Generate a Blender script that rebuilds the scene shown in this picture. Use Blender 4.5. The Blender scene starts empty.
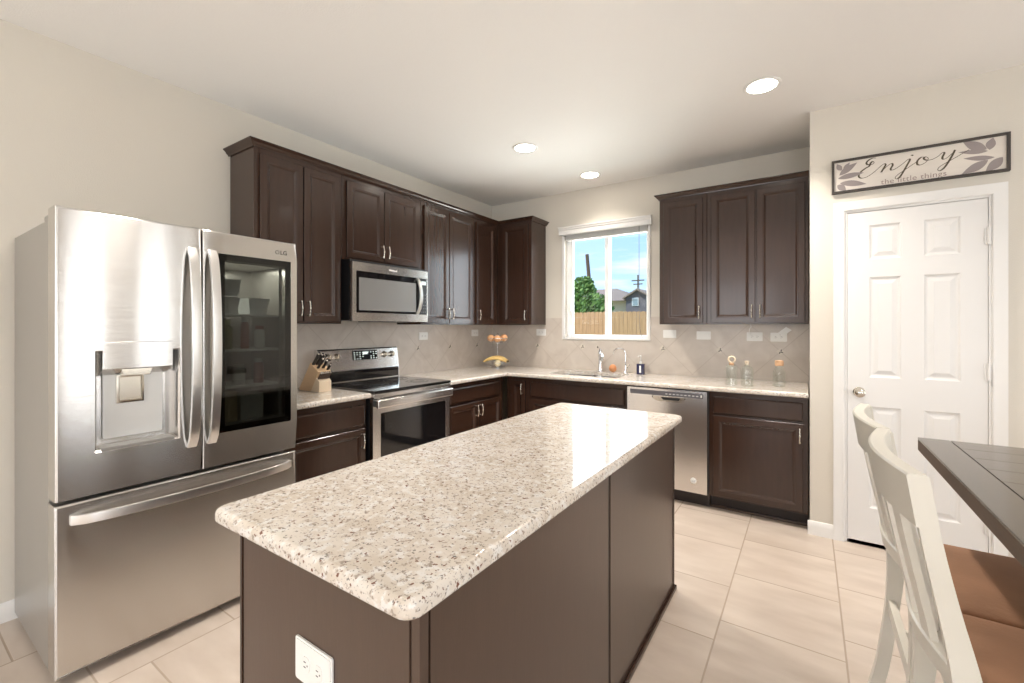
import bpy, bmesh, math, random
from mathutils import Vector, Matrix, geometry
random.seed(7)
PI = math.pi
S = bpy.context.scene
C = S.collection

# ------------------------------------------------------------------ camera
cam_d = bpy.data.cameras.new('camera')
cam = bpy.data.objects.new('camera', cam_d)
C.objects.link(cam)
S.camera = cam
cam.location = (3.059, -4.151, 1.347)
cam.rotation_euler = (math.radians(90), 0, math.radians(33.795))
cam_d.sensor_width = 36
cam_d.lens = 36 * 442.5 / 1024
cam_d.shift_y = -(341.5 - 327.3) / 1024
cam_d.clip_start = 0.02
cam_d.clip_end = 300

# ------------------------------------------------------------------ world, exposure
S.view_settings.view_transform = 'Standard'
S.view_settings.look = 'None'
S.view_settings.gamma = 1
S.view_settings.use_curve_mapping = False
S.view_settings.exposure = 0.37

w = bpy.data.worlds.new('sky')
S.world = w
w.use_nodes = True
nt = w.node_tree
nt.nodes.clear()
def nn(t, kind, **kw):
    n = t.nodes.new(kind)
    for k, v in kw.items():
        setattr(n, k, v)
    return n
tc = nn(nt, 'ShaderNodeTexCoord')
sep = nn(nt, 'ShaderNodeSeparateXYZ')
nt.links.new(tc.outputs['Generated'], sep.inputs[0])
rmp = nn(nt, 'ShaderNodeValToRGB')
rmp.color_ramp.elements[0].position = 0.0
rmp.color_ramp.elements[0].color = (0.58, 0.78, 0.98, 1)
rmp.color_ramp.elements[1].position = 0.4
rmp.color_ramp.elements[1].color = (0.22, 0.45, 0.92, 1)
nt.links.new(sep.outputs['Z'], rmp.inputs[0])
mp = nn(nt, 'ShaderNodeMapping')
mp.inputs['Scale'].default_value = (2.2, 2.2, 13)
mp.inputs['Location'].default_value = (0.3, 0.1, 0.25)
nt.links.new(tc.outputs['Generated'], mp.inputs[0])
nz = nn(nt, 'ShaderNodeTexNoise')
nz.inputs['Scale'].default_value = 2.0
nz.inputs['Detail'].default_value = 5
nt.links.new(mp.outputs[0], nz.inputs[0])
cr = nn(nt, 'ShaderNodeValToRGB')
cr.color_ramp.elements[0].position = 0.52
cr.color_ramp.elements[0].color = (0, 0, 0, 1)
cr.color_ramp.elements[1].position = 0.74
cr.color_ramp.elements[1].color = (1, 1, 1, 1)
nt.links.new(nz.outputs[0], cr.inputs[0])
mx = nn(nt, 'ShaderNodeMix', data_type='RGBA')
nt.links.new(cr.outputs[0], mx.inputs[0])
nt.links.new(rmp.outputs[0], mx.inputs[6])
mx.inputs[7].default_value = (0.98, 0.90, 0.95, 1)
bg = nn(nt, 'ShaderNodeBackground')
bg.inputs[1].default_value = 1.25
nt.links.new(mx.outputs[2], bg.inputs[0])
wo = nn(nt, 'ShaderNodeOutputWorld')
nt.links.new(bg.outputs[0], wo.inputs[0])

def light(name, kind, loc, energy, color=(1, 1, 1), rot=None, to=None, **kw):
    d = bpy.data.lights.new(name, kind)
    d.energy = energy
    d.color = color
    for k, v in kw.items():
        setattr(d, k, v)
    o = bpy.data.objects.new(name, d)
    C.objects.link(o)
    o.location = loc
    if rot:
        o.rotation_euler = rot
    if to:
        o.rotation_euler = (Vector(to) - Vector(loc)).to_track_quat('-Z', 'Y').to_euler()
    return o
light('sun', 'SUN', (0, -10, 20), 3.6, (1, .95, .86), to=(3.5, 0, 5), angle=math.radians(1))
DAY = (1.0, .985, .96)
# daylight coming in through the windows of the living area behind the camera
light('daylight_rear', 'AREA', (1.5, -8.62, 1.45), 44, DAY, to=(1.5, 0, 3.2), shape='RECTANGLE', size=1.9, size_y=2.0)
light('daylight_rear', 'AREA', (4.6, -8.62, 1.45), 44, DAY, to=(4.6, 0, 3.2), shape='RECTANGLE', size=1.9, size_y=2.0)
light('daylight_side', 'AREA', (6.62, -2.45, 1.25), 13, DAY, to=(0, -2.45, 1.25), shape='RECTANGLE', size=0.4, size_y=2.3)
light('daylight_side', 'AREA', (6.62, -1.6, 1.25), 13, DAY, to=(0, -1.6, 1.25), shape='RECTANGLE', size=0.4, size_y=2.3)
light('daylight_side', 'AREA', (6.62, -5.4, 1.45), 40, DAY, to=(0, -5.4, 1.45), shape='RECTANGLE', size=1.9, size_y=1.9)
# daylight from the sky outside the kitchen window
light('daylight_kitchen', 'AREA', (1.38, 0.6, 1.95), 42, (.92, .97, 1), to=(1.38, -3, 1.35), shape='RECTANGLE', size=1.5, size_y=1.7)

# lamps added low outside to brighten the ceiling, in place of ground bounce
light('ceiling_fill', 'AREA', (1.6, 3.6, -.1), 520, (1, .97, .93), to=(1.2, 0, 1.8), shape='RECTANGLE', size=5.5, size_y=1.6)
light('ceiling_fill_near', 'AREA', (1.38, 1.3, .35), 30, (1, .97, .92), to=(1.38, -2.2, 2.7), shape='RECTANGLE', size=2.4, size_y=1.2)

# ------------------------------------------------------------------ materials
MATS = {}
def lnk(t, a, b):
    t.links.new(a, b)
def mat(name, col, rough=.5, metal=0, bump=0, bscale=60, var=0, vscale=6, stretch=None, coat=0, spec=.5, **kw):
    m = bpy.data.materials.new(name)
    m.use_nodes = True
    t = m.node_tree
    b = t.nodes['Principled BSDF']
    b.inputs['Base Color'].default_value = (*col, 1)
    b.inputs['Roughness'].default_value = rough
    b.inputs['Metallic'].default_value = metal
    b.inputs['Specular IOR Level'].default_value = spec
    if coat:
        b.inputs['Coat Weight'].default_value = coat
        b.inputs['Coat Roughness'].default_value = .1
    for k, v in kw.items():
        b.inputs[k.replace('_', ' ')].default_value = v
    tcn = nn(t, 'ShaderNodeTexCoord')
    mpn = nn(t, 'ShaderNodeMapping')
    if stretch:
        mpn.inputs['Scale'].default_value = stretch
    lnk(t, tcn.outputs['Object'], mpn.inputs[0])
    n = nn(t, 'ShaderNodeTexNoise')
    n.inputs['Scale'].default_value = vscale
    n.inputs['Detail'].default_value = 4
    lnk(t, mpn.outputs[0], n.inputs[0])
    v = var if var else .02
    mxn = nn(t, 'ShaderNodeMix', data_type='RGBA')
    mxn.inputs[6].default_value = (*[max(0, c * (1 - v)) for c in col], 1)
    mxn.inputs[7].default_value = (*[min(1, c * (1 + v)) for c in col], 1)
    lnk(t, n.outputs[0], mxn.inputs[0])
    lnk(t, mxn.outputs[2], b.inputs['Base Color'])
    if bump:
        n2 = nn(t, 'ShaderNodeTexNoise')
        n2.inputs['Scale'].default_value = bscale
        n2.inputs['Detail'].default_value = 3
        lnk(t, mpn.outputs[0], n2.inputs[0])
        bp = nn(t, 'ShaderNodeBump')
        bp.inputs['Strength'].default_value = bump
        bp.inputs['Distance'].default_value = .01
        lnk(t, n2.outputs[0], bp.inputs['Height'])
        lnk(t, bp.outputs[0], b.inputs['Normal'])
    MATS[name] = m
    return m
def glassy(name, tint, rough=.0, refl=1.0, ior=1.5):
    m = bpy.data.materials.new(name)
    m.use_nodes = True
    t = m.node_tree
    t.nodes.clear()
    o = nn(t, 'ShaderNodeOutputMaterial')
    mxs = nn(t, 'ShaderNodeMixShader')
    fr = nn(t, 'ShaderNodeFresnel')
    fr.inputs['IOR'].default_value = ior
    tr = nn(t, 'ShaderNodeBsdfTransparent')
    tr.inputs[0].default_value = (*tint, 1)
    gl = nn(t, 'ShaderNodeBsdfGlossy')
    gl.inputs['Roughness'].default_value = rough
    gl.inputs[0].default_value = (refl, refl, refl, 1)
    geo = nn(t, 'ShaderNodeNewGeometry')
    inv = nn(t, 'ShaderNodeMath', operation='SUBTRACT')
    inv.inputs[0].default_value = 1
    lnk(t, geo.outputs['Backfacing'], inv.inputs[1])
    mul = nn(t, 'ShaderNodeMath', operation='MULTIPLY')
    lnk(t, fr.outputs[0], mul.inputs[0])
    lnk(t, inv.outputs[0], mul.inputs[1])
    lnk(t, mul.outputs[0], mxs.inputs[0])
    lnk(t, tr.outputs[0], mxs.inputs[1])
    lnk(t, gl.outputs[0], mxs.inputs[2])
    lnk(t, mxs.outputs[0], o.inputs[0])
    MATS[name] = m
    return m
def emis(name, col, e):
    m = bpy.data.materials.new(name)
    m.use_nodes = True
    b = m.node_tree.nodes['Principled BSDF']
    b.inputs['Base Color'].default_value = (*col, 1)
    b.inputs['Emission Color'].default_value = (*col, 1)
    b.inputs['Emission Strength'].default_value = e
    MATS[name] = m
    return m

m_wall = mat('wall_paint', (.67, .625, .55), .85, bump=.12, bscale=180, var=.015, vscale=3)
m_ceil = mat('ceiling_paint', (.88, .865, .84), .9, bump=.15, bscale=140, var=.01, vscale=3)
m_white = mat('white_trim_paint', (.80, .785, .76), .38, var=.01)
m_door = mat('white_door_paint', (.77, .755, .735), .42, var=.01)
m_vinyl = mat('white_vinyl', (.88, .88, .87), .35)
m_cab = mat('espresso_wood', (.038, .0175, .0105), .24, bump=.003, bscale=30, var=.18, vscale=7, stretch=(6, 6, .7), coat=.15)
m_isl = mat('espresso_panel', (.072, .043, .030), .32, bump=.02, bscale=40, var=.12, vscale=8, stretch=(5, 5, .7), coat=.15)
m_cabdark = mat('dark_cabinet_board', (.02, .012, .01), .5)  # darker brown for the toe kicks and the island panel joint
m_nickel = mat('brushed_nickel', (.67, .625, .55), .22, 1)
m_chrome = mat('chrome', (.85, .85, .86), .08, 1)
m_handle = mat('satin_handle_steel', (.78, .77, .75), .30, 1)
m_black = mat('black_plastic', (.012, .012, .013), .35)
m_blackglass = mat('black_glass', (.006, .006, .007), .04, coat=.5)
m_gasket = mat('grey_gasket', (.06, .06, .06), .6)
m_plastic = mat('white_plastic', (.84, .83, .80), .35)
m_slot = mat('dark_slot', (.05, .045, .04), .5)
m_graysteel = mat('grey_painted_steel', (.40, .385, .36), .35, .6, var=.03)

def steel(name, col, rough, wav=.10, ax=1, aniso=.6):
    m = bpy.data.materials.new(name)
    m.use_nodes = True
    t = m.node_tree
    b = t.nodes['Principled BSDF']
    b.inputs['Base Color'].default_value = (*col, 1)
    b.inputs['Metallic'].default_value = 1
    b.inputs['Roughness'].default_value = rough
    tcn = nn(t, 'ShaderNodeTexCoord')
    mpn = nn(t, 'ShaderNodeMapping')
    mpn.inputs['Scale'].default_value = (3.2, 3.2, .25)
    lnk(t, tcn.outputs['Object'], mpn.inputs[0])
    n = nn(t, 'ShaderNodeTexNoise')
    n.inputs['Scale'].default_value = 1.6
    n.inputs['Detail'].default_value = 1
    lnk(t, mpn.outputs[0], n.inputs[0])
    bp = nn(t, 'ShaderNodeBump')
    bp.inputs['Strength'].default_value = wav
    bp.inputs['Distance'].default_value = .03
    lnk(t, n.outputs[0], bp.inputs['Height'])
    # fine horizontal brushing
    mp2 = nn(t, 'ShaderNodeMapping')
    mp2.inputs['Scale'].default_value = (2, 2, 700)
    lnk(t, tcn.outputs['Object'], mp2.inputs[0])
    n2 = nn(t, 'ShaderNodeTexNoise')
    n2.inputs['Scale'].default_value = 2
    n2.inputs['Detail'].default_value = 2
    lnk(t, mp2.outputs[0], n2.inputs[0])
    bp2 = nn(t, 'ShaderNodeBump')
    bp2.inputs['Strength'].default_value = .03
    bp2.inputs['Distance'].default_value = .002
    lnk(t, n2.outputs[0], bp2.inputs['Height'])
    lnk(t, bp.outputs[0], bp2.inputs['Normal'])
    lnk(t, bp2.outputs[0], b.inputs['Normal'])
    b.inputs['Anisotropic'].default_value = aniso
    tg = nn(t, 'ShaderNodeTangent', direction_type='RADIAL', axis='Z')
    lnk(t, tg.outputs[0], b.inputs['Tangent'])
    b.inputs['Anisotropic Rotation'].default_value = .25
    MATS[name] = m
    return m
m_steel = steel('stainless_steel', (.66, .64, .615), .20, aniso=1.0)
m_steel2 = steel('satin_stainless', (.82, .80, .78), .22, wav=.05)

# granite
def granite():
    m = bpy.data.materials.new('speckled_granite')
    m.use_nodes = True
    t = m.node_tree
    b = t.nodes['Principled BSDF']
    b.inputs['Roughness'].default_value = .07
    b.inputs['Specular IOR Level'].default_value = .6
    tcn = nn(t, 'ShaderNodeTexCoord')
    def noise(sc, det=4, ro=.6, off=0):
        mp_ = nn(t, 'ShaderNodeMapping')
        mp_.inputs['Location'].default_value = (off, off * .7, off * .3)
        lnk(t, tcn.outputs['Object'], mp_.inputs[0])
        n = nn(t, 'ShaderNodeTexNoise')
        n.inputs['Scale'].default_value = sc
        n.inputs['Detail'].default_value = det
        n.inputs['Roughness'].default_value = ro
        lnk(t, mp_.outputs[0], n.inputs[0])
        return n.outputs[0]
    def ramp(src, a, bb):
        r = nn(t, 'ShaderNodeValToRGB')
        r.color_ramp.elements[0].position = a
        r.color_ramp.elements[0].color = (0, 0, 0, 1)
        r.color_ramp.elements[1].position = bb
        r.color_ramp.elements[1].color = (1, 1, 1, 1)
        lnk(t, src, r.inputs[0])
        return r.outputs[0]
    def mix(f, a, bcol):
        q = nn(t, 'ShaderNodeMix', data_type='RGBA')
        lnk(t, f, q.inputs[0])
        if isinstance(a, tuple):
            q.inputs[6].default_value = (*a, 1)
        else:
            lnk(t, a, q.inputs[6])
        q.inputs[7].default_value = (*bcol, 1)
        return q.outputs[2]
    c = mix(ramp(noise(9, 3), .4, .62), (.72, .66, .59), (.63, .555, .47))
    c = mix(ramp(noise(45, 3, .5, 2), .52, .62), c, (.76, .73, .69))
    c = mix(ramp(noise(90, 2, .5, 5), .585, .67), c, (.38, .32, .27))
    c = mix(ramp(noise(140, 2, .5, 9), .63, .70), c, (.20, .18, .165))
    c = mix(ramp(noise(85, 2, .5, 13), .655, .70), c, (.20, .10, .07))
    c = mix(ramp(noise(210, 2, .5, 17), .66, .74), c, (.22, .19, .18))
    lnk(t, c, b.inputs['Base Color'])
    return m
m_granite = granite()

# floor tile: columns of square tiles, each column stepped by a third
def floor_mat():
    m = bpy.data.materials.new('beige_floor_tile')
    m.use_nodes = True
    t = m.node_tree
    b = t.nodes['Principled BSDF']
    b.inputs['Roughness'].default_value = .32
    tcn = nn(t, 'ShaderNodeTexCoord')
    sp = nn(t, 'ShaderNodeSeparateXYZ')
    lnk(t, tcn.outputs['Object'], sp.inputs[0])
    def M_(op, a, bb=None, c=None):
        q = nn(t, 'ShaderNodeMath', operation=op)
        for i, v in enumerate((a, bb, c)):
            if v is None:
                continue
            if isinstance(v, (int, float)):
                q.inputs[i].default_value = v
            else:
                lnk(t, v, q.inputs[i])
        return q.outputs[0]
    P = .4655
    u = M_('DIVIDE', M_('SUBTRACT', sp.outputs[0], 2.722 - 20 * P), P)
    i = M_('FLOOR', u)
    fu = M_('FRACT', u)
    v = M_('DIVIDE', M_('SUBTRACT', M_('SUBTRACT', sp.outputs[1], -1.46 - 40 * P), M_('MULTIPLY', M_('SUBTRACT', i, 20), P / 3)), P)
    fv = M_('FRACT', v)
    j = M_('FLOOR', v)
    du = M_('MINIMUM', fu, M_('SUBTRACT', 1, fu))
    dv = M_('MINIMUM', fv, M_('SUBTRACT', 1, fv))
    d = M_('MINIMUM', du, dv)
    g = nn(t, 'ShaderNodeMapRange', clamp=True)
    lnk(t, d, g.inputs[0])
    g.inputs[1].default_value = .0055
    g.inputs[2].default_value = .010
    cmb = nn(t, 'ShaderNodeCombineXYZ')
    lnk(t, i, cmb.inputs[0])
    lnk(t, j, cmb.inputs[1])
    wn = nn(t, 'ShaderNodeTexWhiteNoise')
    lnk(t, cmb.outputs[0], wn.inputs[0])
    # cloudy streaks, shifted for each tile
    vm = nn(t, 'ShaderNodeVectorMath', operation='MULTIPLY_ADD')
    lnk(t, wn.outputs[1], vm.inputs[0])
    vm.inputs[1].default_value = (9, 9, 9)
    lnk(t, tcn.outputs['Object'], vm.inputs[2])
    mp_ = nn(t, 'ShaderNodeMapping')
    mp_.inputs['Scale'].default_value = (1.2, 3.5, 1)
    mp_.inputs['Rotation'].default_value = (0, 0, .15)
    lnk(t, vm.outputs[0], mp_.inputs[0])
    n = nn(t, 'ShaderNodeTexNoise')
    n.inputs['Scale'].default_value = 2.6
    n.inputs['Detail'].default_value = 6
    lnk(t, mp_.outputs[0], n.inputs[0])
    r = nn(t, 'ShaderNodeValToRGB')
    r.color_ramp.elements[0].position = .3
    r.color_ramp.elements[0].color = (.50, .415, .345, 1)
    r.color_ramp.elements[1].position = .7
    r.color_ramp.elements[1].color = (.61, .525, .45, 1)
    lnk(t, n.outputs[0], r.inputs[0])
    q = nn(t, 'ShaderNodeMix', data_type='RGBA')
    lnk(t, g.outputs[0], q.inputs[0])
    q.inputs[6].default_value = (.40, .32, .25, 1)
    lnk(t, r.outputs[0], q.inputs[7])
    lnk(t, q.outputs[2], b.inputs['Base Color'])
    rr = nn(t, 'ShaderNodeMapRange')
    lnk(t, g.outputs[0], rr.inputs[0])
    rr.inputs[3].default_value = .8
    rr.inputs[4].default_value = .30
    lnk(t, rr.outputs[0], b.inputs['Roughness'])
    bp = nn(t, 'ShaderNodeBump')
    bp.inputs['Strength'].default_value = .4
    bp.inputs['Distance'].default_value = .002
    lnk(t, g.outputs[0], bp.inputs['Height'])
    lnk(t, bp.outputs[0], b.inputs['Normal'])
    return m
m_floor = floor_mat()

# diagonal backsplash tile; plane 'x' (back wall) or 'y' (left wall)
def splash_mat(axis, off):
    m = bpy.data.materials.new('diagonal_beige_tile_' + ('back' if axis == 0 else 'left'))
    m.use_nodes = True
    t = m.node_tree
    b = t.nodes['Principled BSDF']
    b.inputs['Roughness'].default_value = .3
    tcn = nn(t, 'ShaderNodeTexCoord')
    sp = nn(t, 'ShaderNodeSeparateXYZ')
    lnk(t, tcn.outputs['Object'], sp.inputs[0])
    def M_(op, a, bb=None):
        q = nn(t, 'ShaderNodeMath', operation=op)
        for i, v in enumerate((a, bb)):
            if v is None:
                continue
            if isinstance(v, (int, float)):
                q.inputs[i].default_value = v
            else:
                lnk(t, v, q.inputs[i])
        return q.outputs[0]
    D = .445
    h = M_('SUBTRACT', sp.outputs[axis], off - 20 * D)
    z = M_('SUBTRACT', sp.outputs[2], 1.152)
    a = M_('DIVIDE', M_('ADD', h, z), D)
    c = M_('DIVIDE', M_('SUBTRACT', h, z), D)
    fa, fc = M_('FRACT', a), M_('FRACT', c)
    d = M_('MINIMUM', M_('MINIMUM', fa, M_('SUBTRACT', 1, fa)), M_('MINIMUM', fc, M_('SUBTRACT', 1, fc)))
    g = nn(t, 'ShaderNodeMapRange', clamp=True)
    lnk(t, d, g.inputs[0])
    g.inputs[1].default_value = .004
    g.inputs[2].default_value = .010
    n = nn(t, 'ShaderNodeTexNoise')
    n.inputs['Scale'].default_value = 7
    n.inputs['Detail'].default_value = 6
    n.inputs['Distortion'].default_value = .8
    lnk(t, tcn.outputs['Object'], n.inputs[0])
    r = nn(t, 'ShaderNodeValToRGB')
    r.color_ramp.elements[0].position = .3
    r.color_ramp.elements[0].color = (.54, .475, .415, 1)
    r.color_ramp.elements[1].position = .7
    r.color_ramp.elements[1].color = (.63, .57, .505, 1)
    lnk(t, n.outputs[0], r.inputs[0])
    q = nn(t, 'ShaderNodeMix', data_type='RGBA')
    lnk(t, g.outputs[0], q.inputs[0])
    q.inputs[6].default_value = (.485, .42, .36, 1)
    lnk(t, r.outputs[0], q.inputs[7])
    lnk(t, q.outputs[2], b.inputs['Base Color'])
    bp = nn(t, 'ShaderNodeBump')
    bp.inputs['Strength'].default_value = .3
    bp.inputs['Distance'].default_value = .002
    lnk(t, g.outputs[0], bp.inputs['Height'])
    lnk(t, bp.outputs[0], b.inputs['Normal'])
    return m

# ------------------------------------------------------------------ mesh builder
def TX(x0):      # a face looking along +x: u = y, d = out of the face
    return lambda u, d, z: (x0 + d, u, z)
def TXn(x0):     # a face looking along -x
    return lambda u, d, z: (x0 - d, u, z)
def TY(y0):      # a face looking along -y: u = x
    return lambda u, d, z: (u, y0 - d, z)
def TZ(z0):
    return lambda u, d, z: (u, z, z0 + d)
class MB:
    def __init__(s):
        s.bm = bmesh.new()
    def box(s, x0, x1, y0, y1, z0, z1, bev=0, seg=2):
        x0, x1 = sorted((x0, x1)); y0, y1 = sorted((y0, y1)); z0, z1 = sorted((z0, z1))
        vs = [s.bm.verts.new((x, y, z)) for x in (x0, x1) for y in (y0, y1) for z in (z0, z1)]
        F = [(0, 1, 3, 2), (4, 6, 7, 5), (0, 4, 5, 1), (2, 3, 7, 6), (0, 2, 6, 4), (1, 5, 7, 3)]
        fs = [s.bm.faces.new([vs[i] for i in f]) for f in F]
        if bev:
            es = list({e for f in fs for e in f.edges})
            bmesh.ops.bevel(s.bm, geom=es, offset=bev, segments=seg, profile=.5, affect='EDGES')
        return s
    def prism(s, poly, T, d0, d1, bev=0):
        """poly of (u, z), extruded along d."""
        a = [s.bm.verts.new(T(u, d0, z)) for u, z in poly]
        b = [s.bm.verts.new(T(u, d1, z)) for u, z in poly]
        n = len(poly)
        fs = [s.bm.faces.new(a), s.bm.faces.new(b[::-1])]
        for i in range(n):
            fs.append(s.bm.faces.new((a[i], b[i], b[(i + 1) % n], a[(i + 1) % n])))
        if bev:
            es = list({e for f in fs for e in f.edges})
            bmesh.ops.bevel(s.bm, geom=es, offset=bev, segments=2, profile=.5, affect='EDGES')
        return s
    def lathe(s, prof, T=None, seg=24, cap=True):
        """prof of (r, h); T maps (x, y, h)."""
        T = T or (lambda x, y, z: (x, y, z))
        rings = []
        for r, h in prof:
            if r < 1e-6:
                rings.append([s.bm.verts.new(T(0, 0, h))])
            else:
                rings.append([s.bm.verts.new(T(r * math.cos(2 * PI * k / seg), r * math.sin(2 * PI * k / seg), h)) for k in range(seg)])
        for A, B in zip(rings, rings[1:]):
            if len(A) == 1 and len(B) == 1:
                continue
            for k in range(seg):
                k2 = (k + 1) % seg
                if len(A) == 1:
                    s.bm.faces.new((A[0], B[k2], B[k]))
                elif len(B) == 1:
                    s.bm.faces.new((A[k], A[k2], B[0]))
                else:
                    s.bm.faces.new((A[k], A[k2], B[k2], B[k]))
        if cap:
            for R in (rings[0], rings[-1]):
                if len(R) > 2:
                    s.bm.faces.new(R)
        return s
    def sphere(s, c, r, seg=16, sx=1, sy=1, sz=1):
        prof = [(r * math.sin(PI * i / (seg // 2)), -r * math.cos(PI * i / (seg // 2))) for i in range(seg // 2 + 1)]
        prof[0] = (0, -r); prof[-1] = (0, r)
        return s.lathe(prof, lambda x, y, z: (c[0] + x * sx, c[1] + y * sy, c[2] + z * sz), seg)
    def tube(s, path, r, seg=10, flat=None, ref=(0, 0, 1)):
        """swept round (or flat = (w, t) rectangular) bar along path; r may be a list."""
        P = [Vector(p) for p in path]
        n = len(P)
        rings = []
        ref = Vector(ref)
        for i, p in enumerate(P):
            t = (P[min(i + 1, n - 1)] - P[max(i - 1, 0)]).normalized()
            a = ref - t * ref.dot(t)
            if a.length < 1e-3:
                a = Vector((1, 0, 0)) - t * t.x
            a.normalize()
            b = t.cross(a).normalized()
            ref = a if not flat else ref
            rr = r[i] if isinstance(r, (list, tuple)) else r
            if flat:
                W, H = flat[0] * (rr if rr else 1) / 2, flat[1] * (rr if rr else 1) / 2
                k = .75
                pts = [(W, H * k), (W * k, H) if 0 else (W * .9, H), (-W * .9, H), (-W, H * k), (-W, -H * k), (-W * .9, -H), (W * .9, -H), (W, -H * k)]
                rings.append([s.bm.verts.new(p + a * x + b * y) for x, y in pts])
            else:
                rings.append([s.bm.verts.new(p + (a * math.cos(2 * PI * k / seg) + b * math.sin(2 * PI * k / seg)) * rr) for k in range(seg)])
        m = len(rings[0])
        for A, B in zip(rings, rings[1:]):
            for k in range(m):
                s.bm.faces.new((A[k], A[(k + 1) % m], B[(k + 1) % m], B[k]))
        s.bm.faces.new(rings[0]); s.bm.faces.new(rings[-1])
        return s
    def rings(s, T, u0, u1, z0, z1, prof, cap=True):
        """nested rectangles: prof of (inset, depth)."""
        R = []
        for i, d in prof:
            R.append([s.bm.verts.new(T(u, d, z)) for u, z in ((u0 + i, z0 + i), (u1 - i, z0 + i), (u1 - i, z1 - i), (u0 + i, z1 - i))])
        for A, B in zip(R, R[1:]):
            for k in range(4):
                s.bm.faces.new((A[k], A[(k + 1) % 4], B[(k + 1) % 4], B[k]))
        if cap:
            s.bm.faces.new(R[-1])
        return R
    def slab(s, T, us, zs, thick, cells=None, front=0.0, edge=.003):
        """a slab with worked cells; cells[(i, j)] = ring profile or 'hole'."""
        cells = cells or {}
        nu, nz_ = len(us) - 1, len(zs) - 1
        for i in range(nu):
            for j in range(nz_):
                c = cells.get((i, j))
                a = (us[i], us[i + 1], zs[j], zs[j + 1])
                if c == 'hole':
                    q = s.rings(T, *a, [(0, front), (0, front - thick)], cap=False)
                    continue
                if c:
                    s.rings(T, *a, [(0, front)] + [(x, front + y) for x, y in c])
                else:
                    s.bm.faces.new([s.bm.verts.new(T(u, front, z)) for u, z in ((a[0], a[2]), (a[1], a[2]), (a[1], a[3]), (a[0], a[3]))])
                s.bm.faces.new([s.bm.verts.new(T(u, front - thick, z)) for u, z in ((a[0], a[2]), (a[1], a[2]), (a[1], a[3]), (a[0], a[3]))])
        for i in range(nu):
            for z in (zs[0], zs[-1]):
                s.bm.faces.new([s.bm.verts.new(T(u, d, z)) for u, d in ((us[i], front), (us[i + 1], front), (us[i + 1], front - thick), (us[i], front - thick))])
        for j in range(nz_):
            for u in (us[0], us[-1]):
                s.bm.faces.new([s.bm.verts.new(T(u, d, z)) for z, d in ((zs[j], front), (zs[j + 1], front), (zs[j + 1], front - thick), (zs[j], front - thick))])
        bmesh.ops.remove_doubles(s.bm, verts=s.bm.verts, dist=1e-5)
        return s
    def polyslab(s, outer, holes, z0, z1, r=.012, seg=5, br=None):
        """stone slab with a rounded edge; outer is counter-clockwise (x, y)."""
        br = r if br is None else br
        def off(poly, d):
            n = len(poly); out = []
            for i in range(n):
                p0, p1, p2 = Vector(poly[i - 1]), Vector(poly[i]), Vector(poly[(i + 1) % n])
                e1, e2 = (p1 - p0).normalized(), (p2 - p1).normalized()
                n1, n2 = Vector((-e1.y, e1.x)), Vector((-e2.y, e2.x))
                m = (n1 + n2)
                m = m / max(m.length_squared / 2, .2)
                out.append(p1 + m * d)
            return out
        prof = [(r * (1 - math.sin(a)), z1 - r * (1 - math.cos(a))) for a in [PI / 2 * k / seg for k in range(seg + 1)]]
        prof += [(br * (1 - math.cos(a)), z0 + br * (1 - math.sin(a))) for a in [PI / 2 * k / seg for k in range(seg + 1)]]
        R = [[s.bm.verts.new((p.x, p.y, z)) for p in off(outer, o)] for o, z in prof]
        n = len(outer)
        for A, B in zip(R, R[1:]):
            for k in range(n):
                s.bm.faces.new((A[k], A[(k + 1) % n], B[(k + 1) % n], B[k]))
        H = [([s.bm.verts.new((x, y, z1)) for x, y in h], [s.bm.verts.new((x, y, z0)) for x, y in h]) for h in holes]
        for A, B in H:
            for k in range(len(A)):
                s.bm.faces.new((A[k], A[(k + 1) % len(A)], B[(k + 1) % len(A)], B[k]))
        for idx, loop in ((0, R[0]), (1, R[-1])):
            loops = [loop] + [h[idx] for h in H]
            flat = [v for l in loops for v in l]
            for tri in geometry.tessellate_polygon([[v.co for v in l] for l in loops]):
                try:
                    s.bm.faces.new([flat[i] for i in tri])
                except ValueError:
                    pass
        return s
    def mesh(s, name, angle=32, off=None):
        bm = s.bm
        bmesh.ops.remove_doubles(bm, verts=bm.verts, dist=1e-6)
        bmesh.ops.recalc_face_normals(bm, faces=bm.faces)
        ca = math.radians(angle)
        for f in bm.faces:
            f.smooth = True
        for e in bm.edges:
            if len(e.link_faces) == 2:
                e.smooth = e.calc_face_angle(0) < ca
            else:
                e.smooth = False
        if off:
            bmesh.ops.translate(bm, verts=bm.verts, vec=-Vector(off))
        me = bpy.data.meshes.new(name)
        bm.to_mesh(me)
        bm.free()
        return me
def wloc(o):
    v = Vector((0, 0, 0))
    while o:
        v += o.location
        o = o.parent
    return v
def obj(name, mb, m, parent=None, label=None, angle=32, loc=None):
    off = wloc(parent) if parent else (Vector(loc) if loc else None)
    me = mb.mesh(name, angle, off) if isinstance(mb, MB) else mb
    me.materials.append(m)
    o = bpy.data.objects.new(name, me)
    C.objects.link(o)
    if isinstance(mb, MB) or len(me.polygons) > 6:
        wn_ = o.modifiers.new('weighted normals', 'WEIGHTED_NORMAL')
        wn_.keep_sharp = True
    if parent:
        o.parent = parent
    elif loc:
        o.location = loc
    if label:
        o['label'] = label
    return o
def thing(name, label, cat, loc, group=None):
    o = bpy.data.objects.new(name, None)
    o.empty_display_size = .05
    C.objects.link(o)
    o.location = loc
    return tag(o, label, cat, group)
def tag(o, label, cat, group=None, kind=None):
    o['label'] = label
    o['category'] = cat
    if group:
        o['group'] = group
    if kind:
        o['kind'] = kind
    return o
def struct(name, mb, m, angle=32, parent=None):
    o = obj(name, mb, m, parent, angle=angle)
    if not parent:
        o['kind'] = 'structure'
    return o
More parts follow.
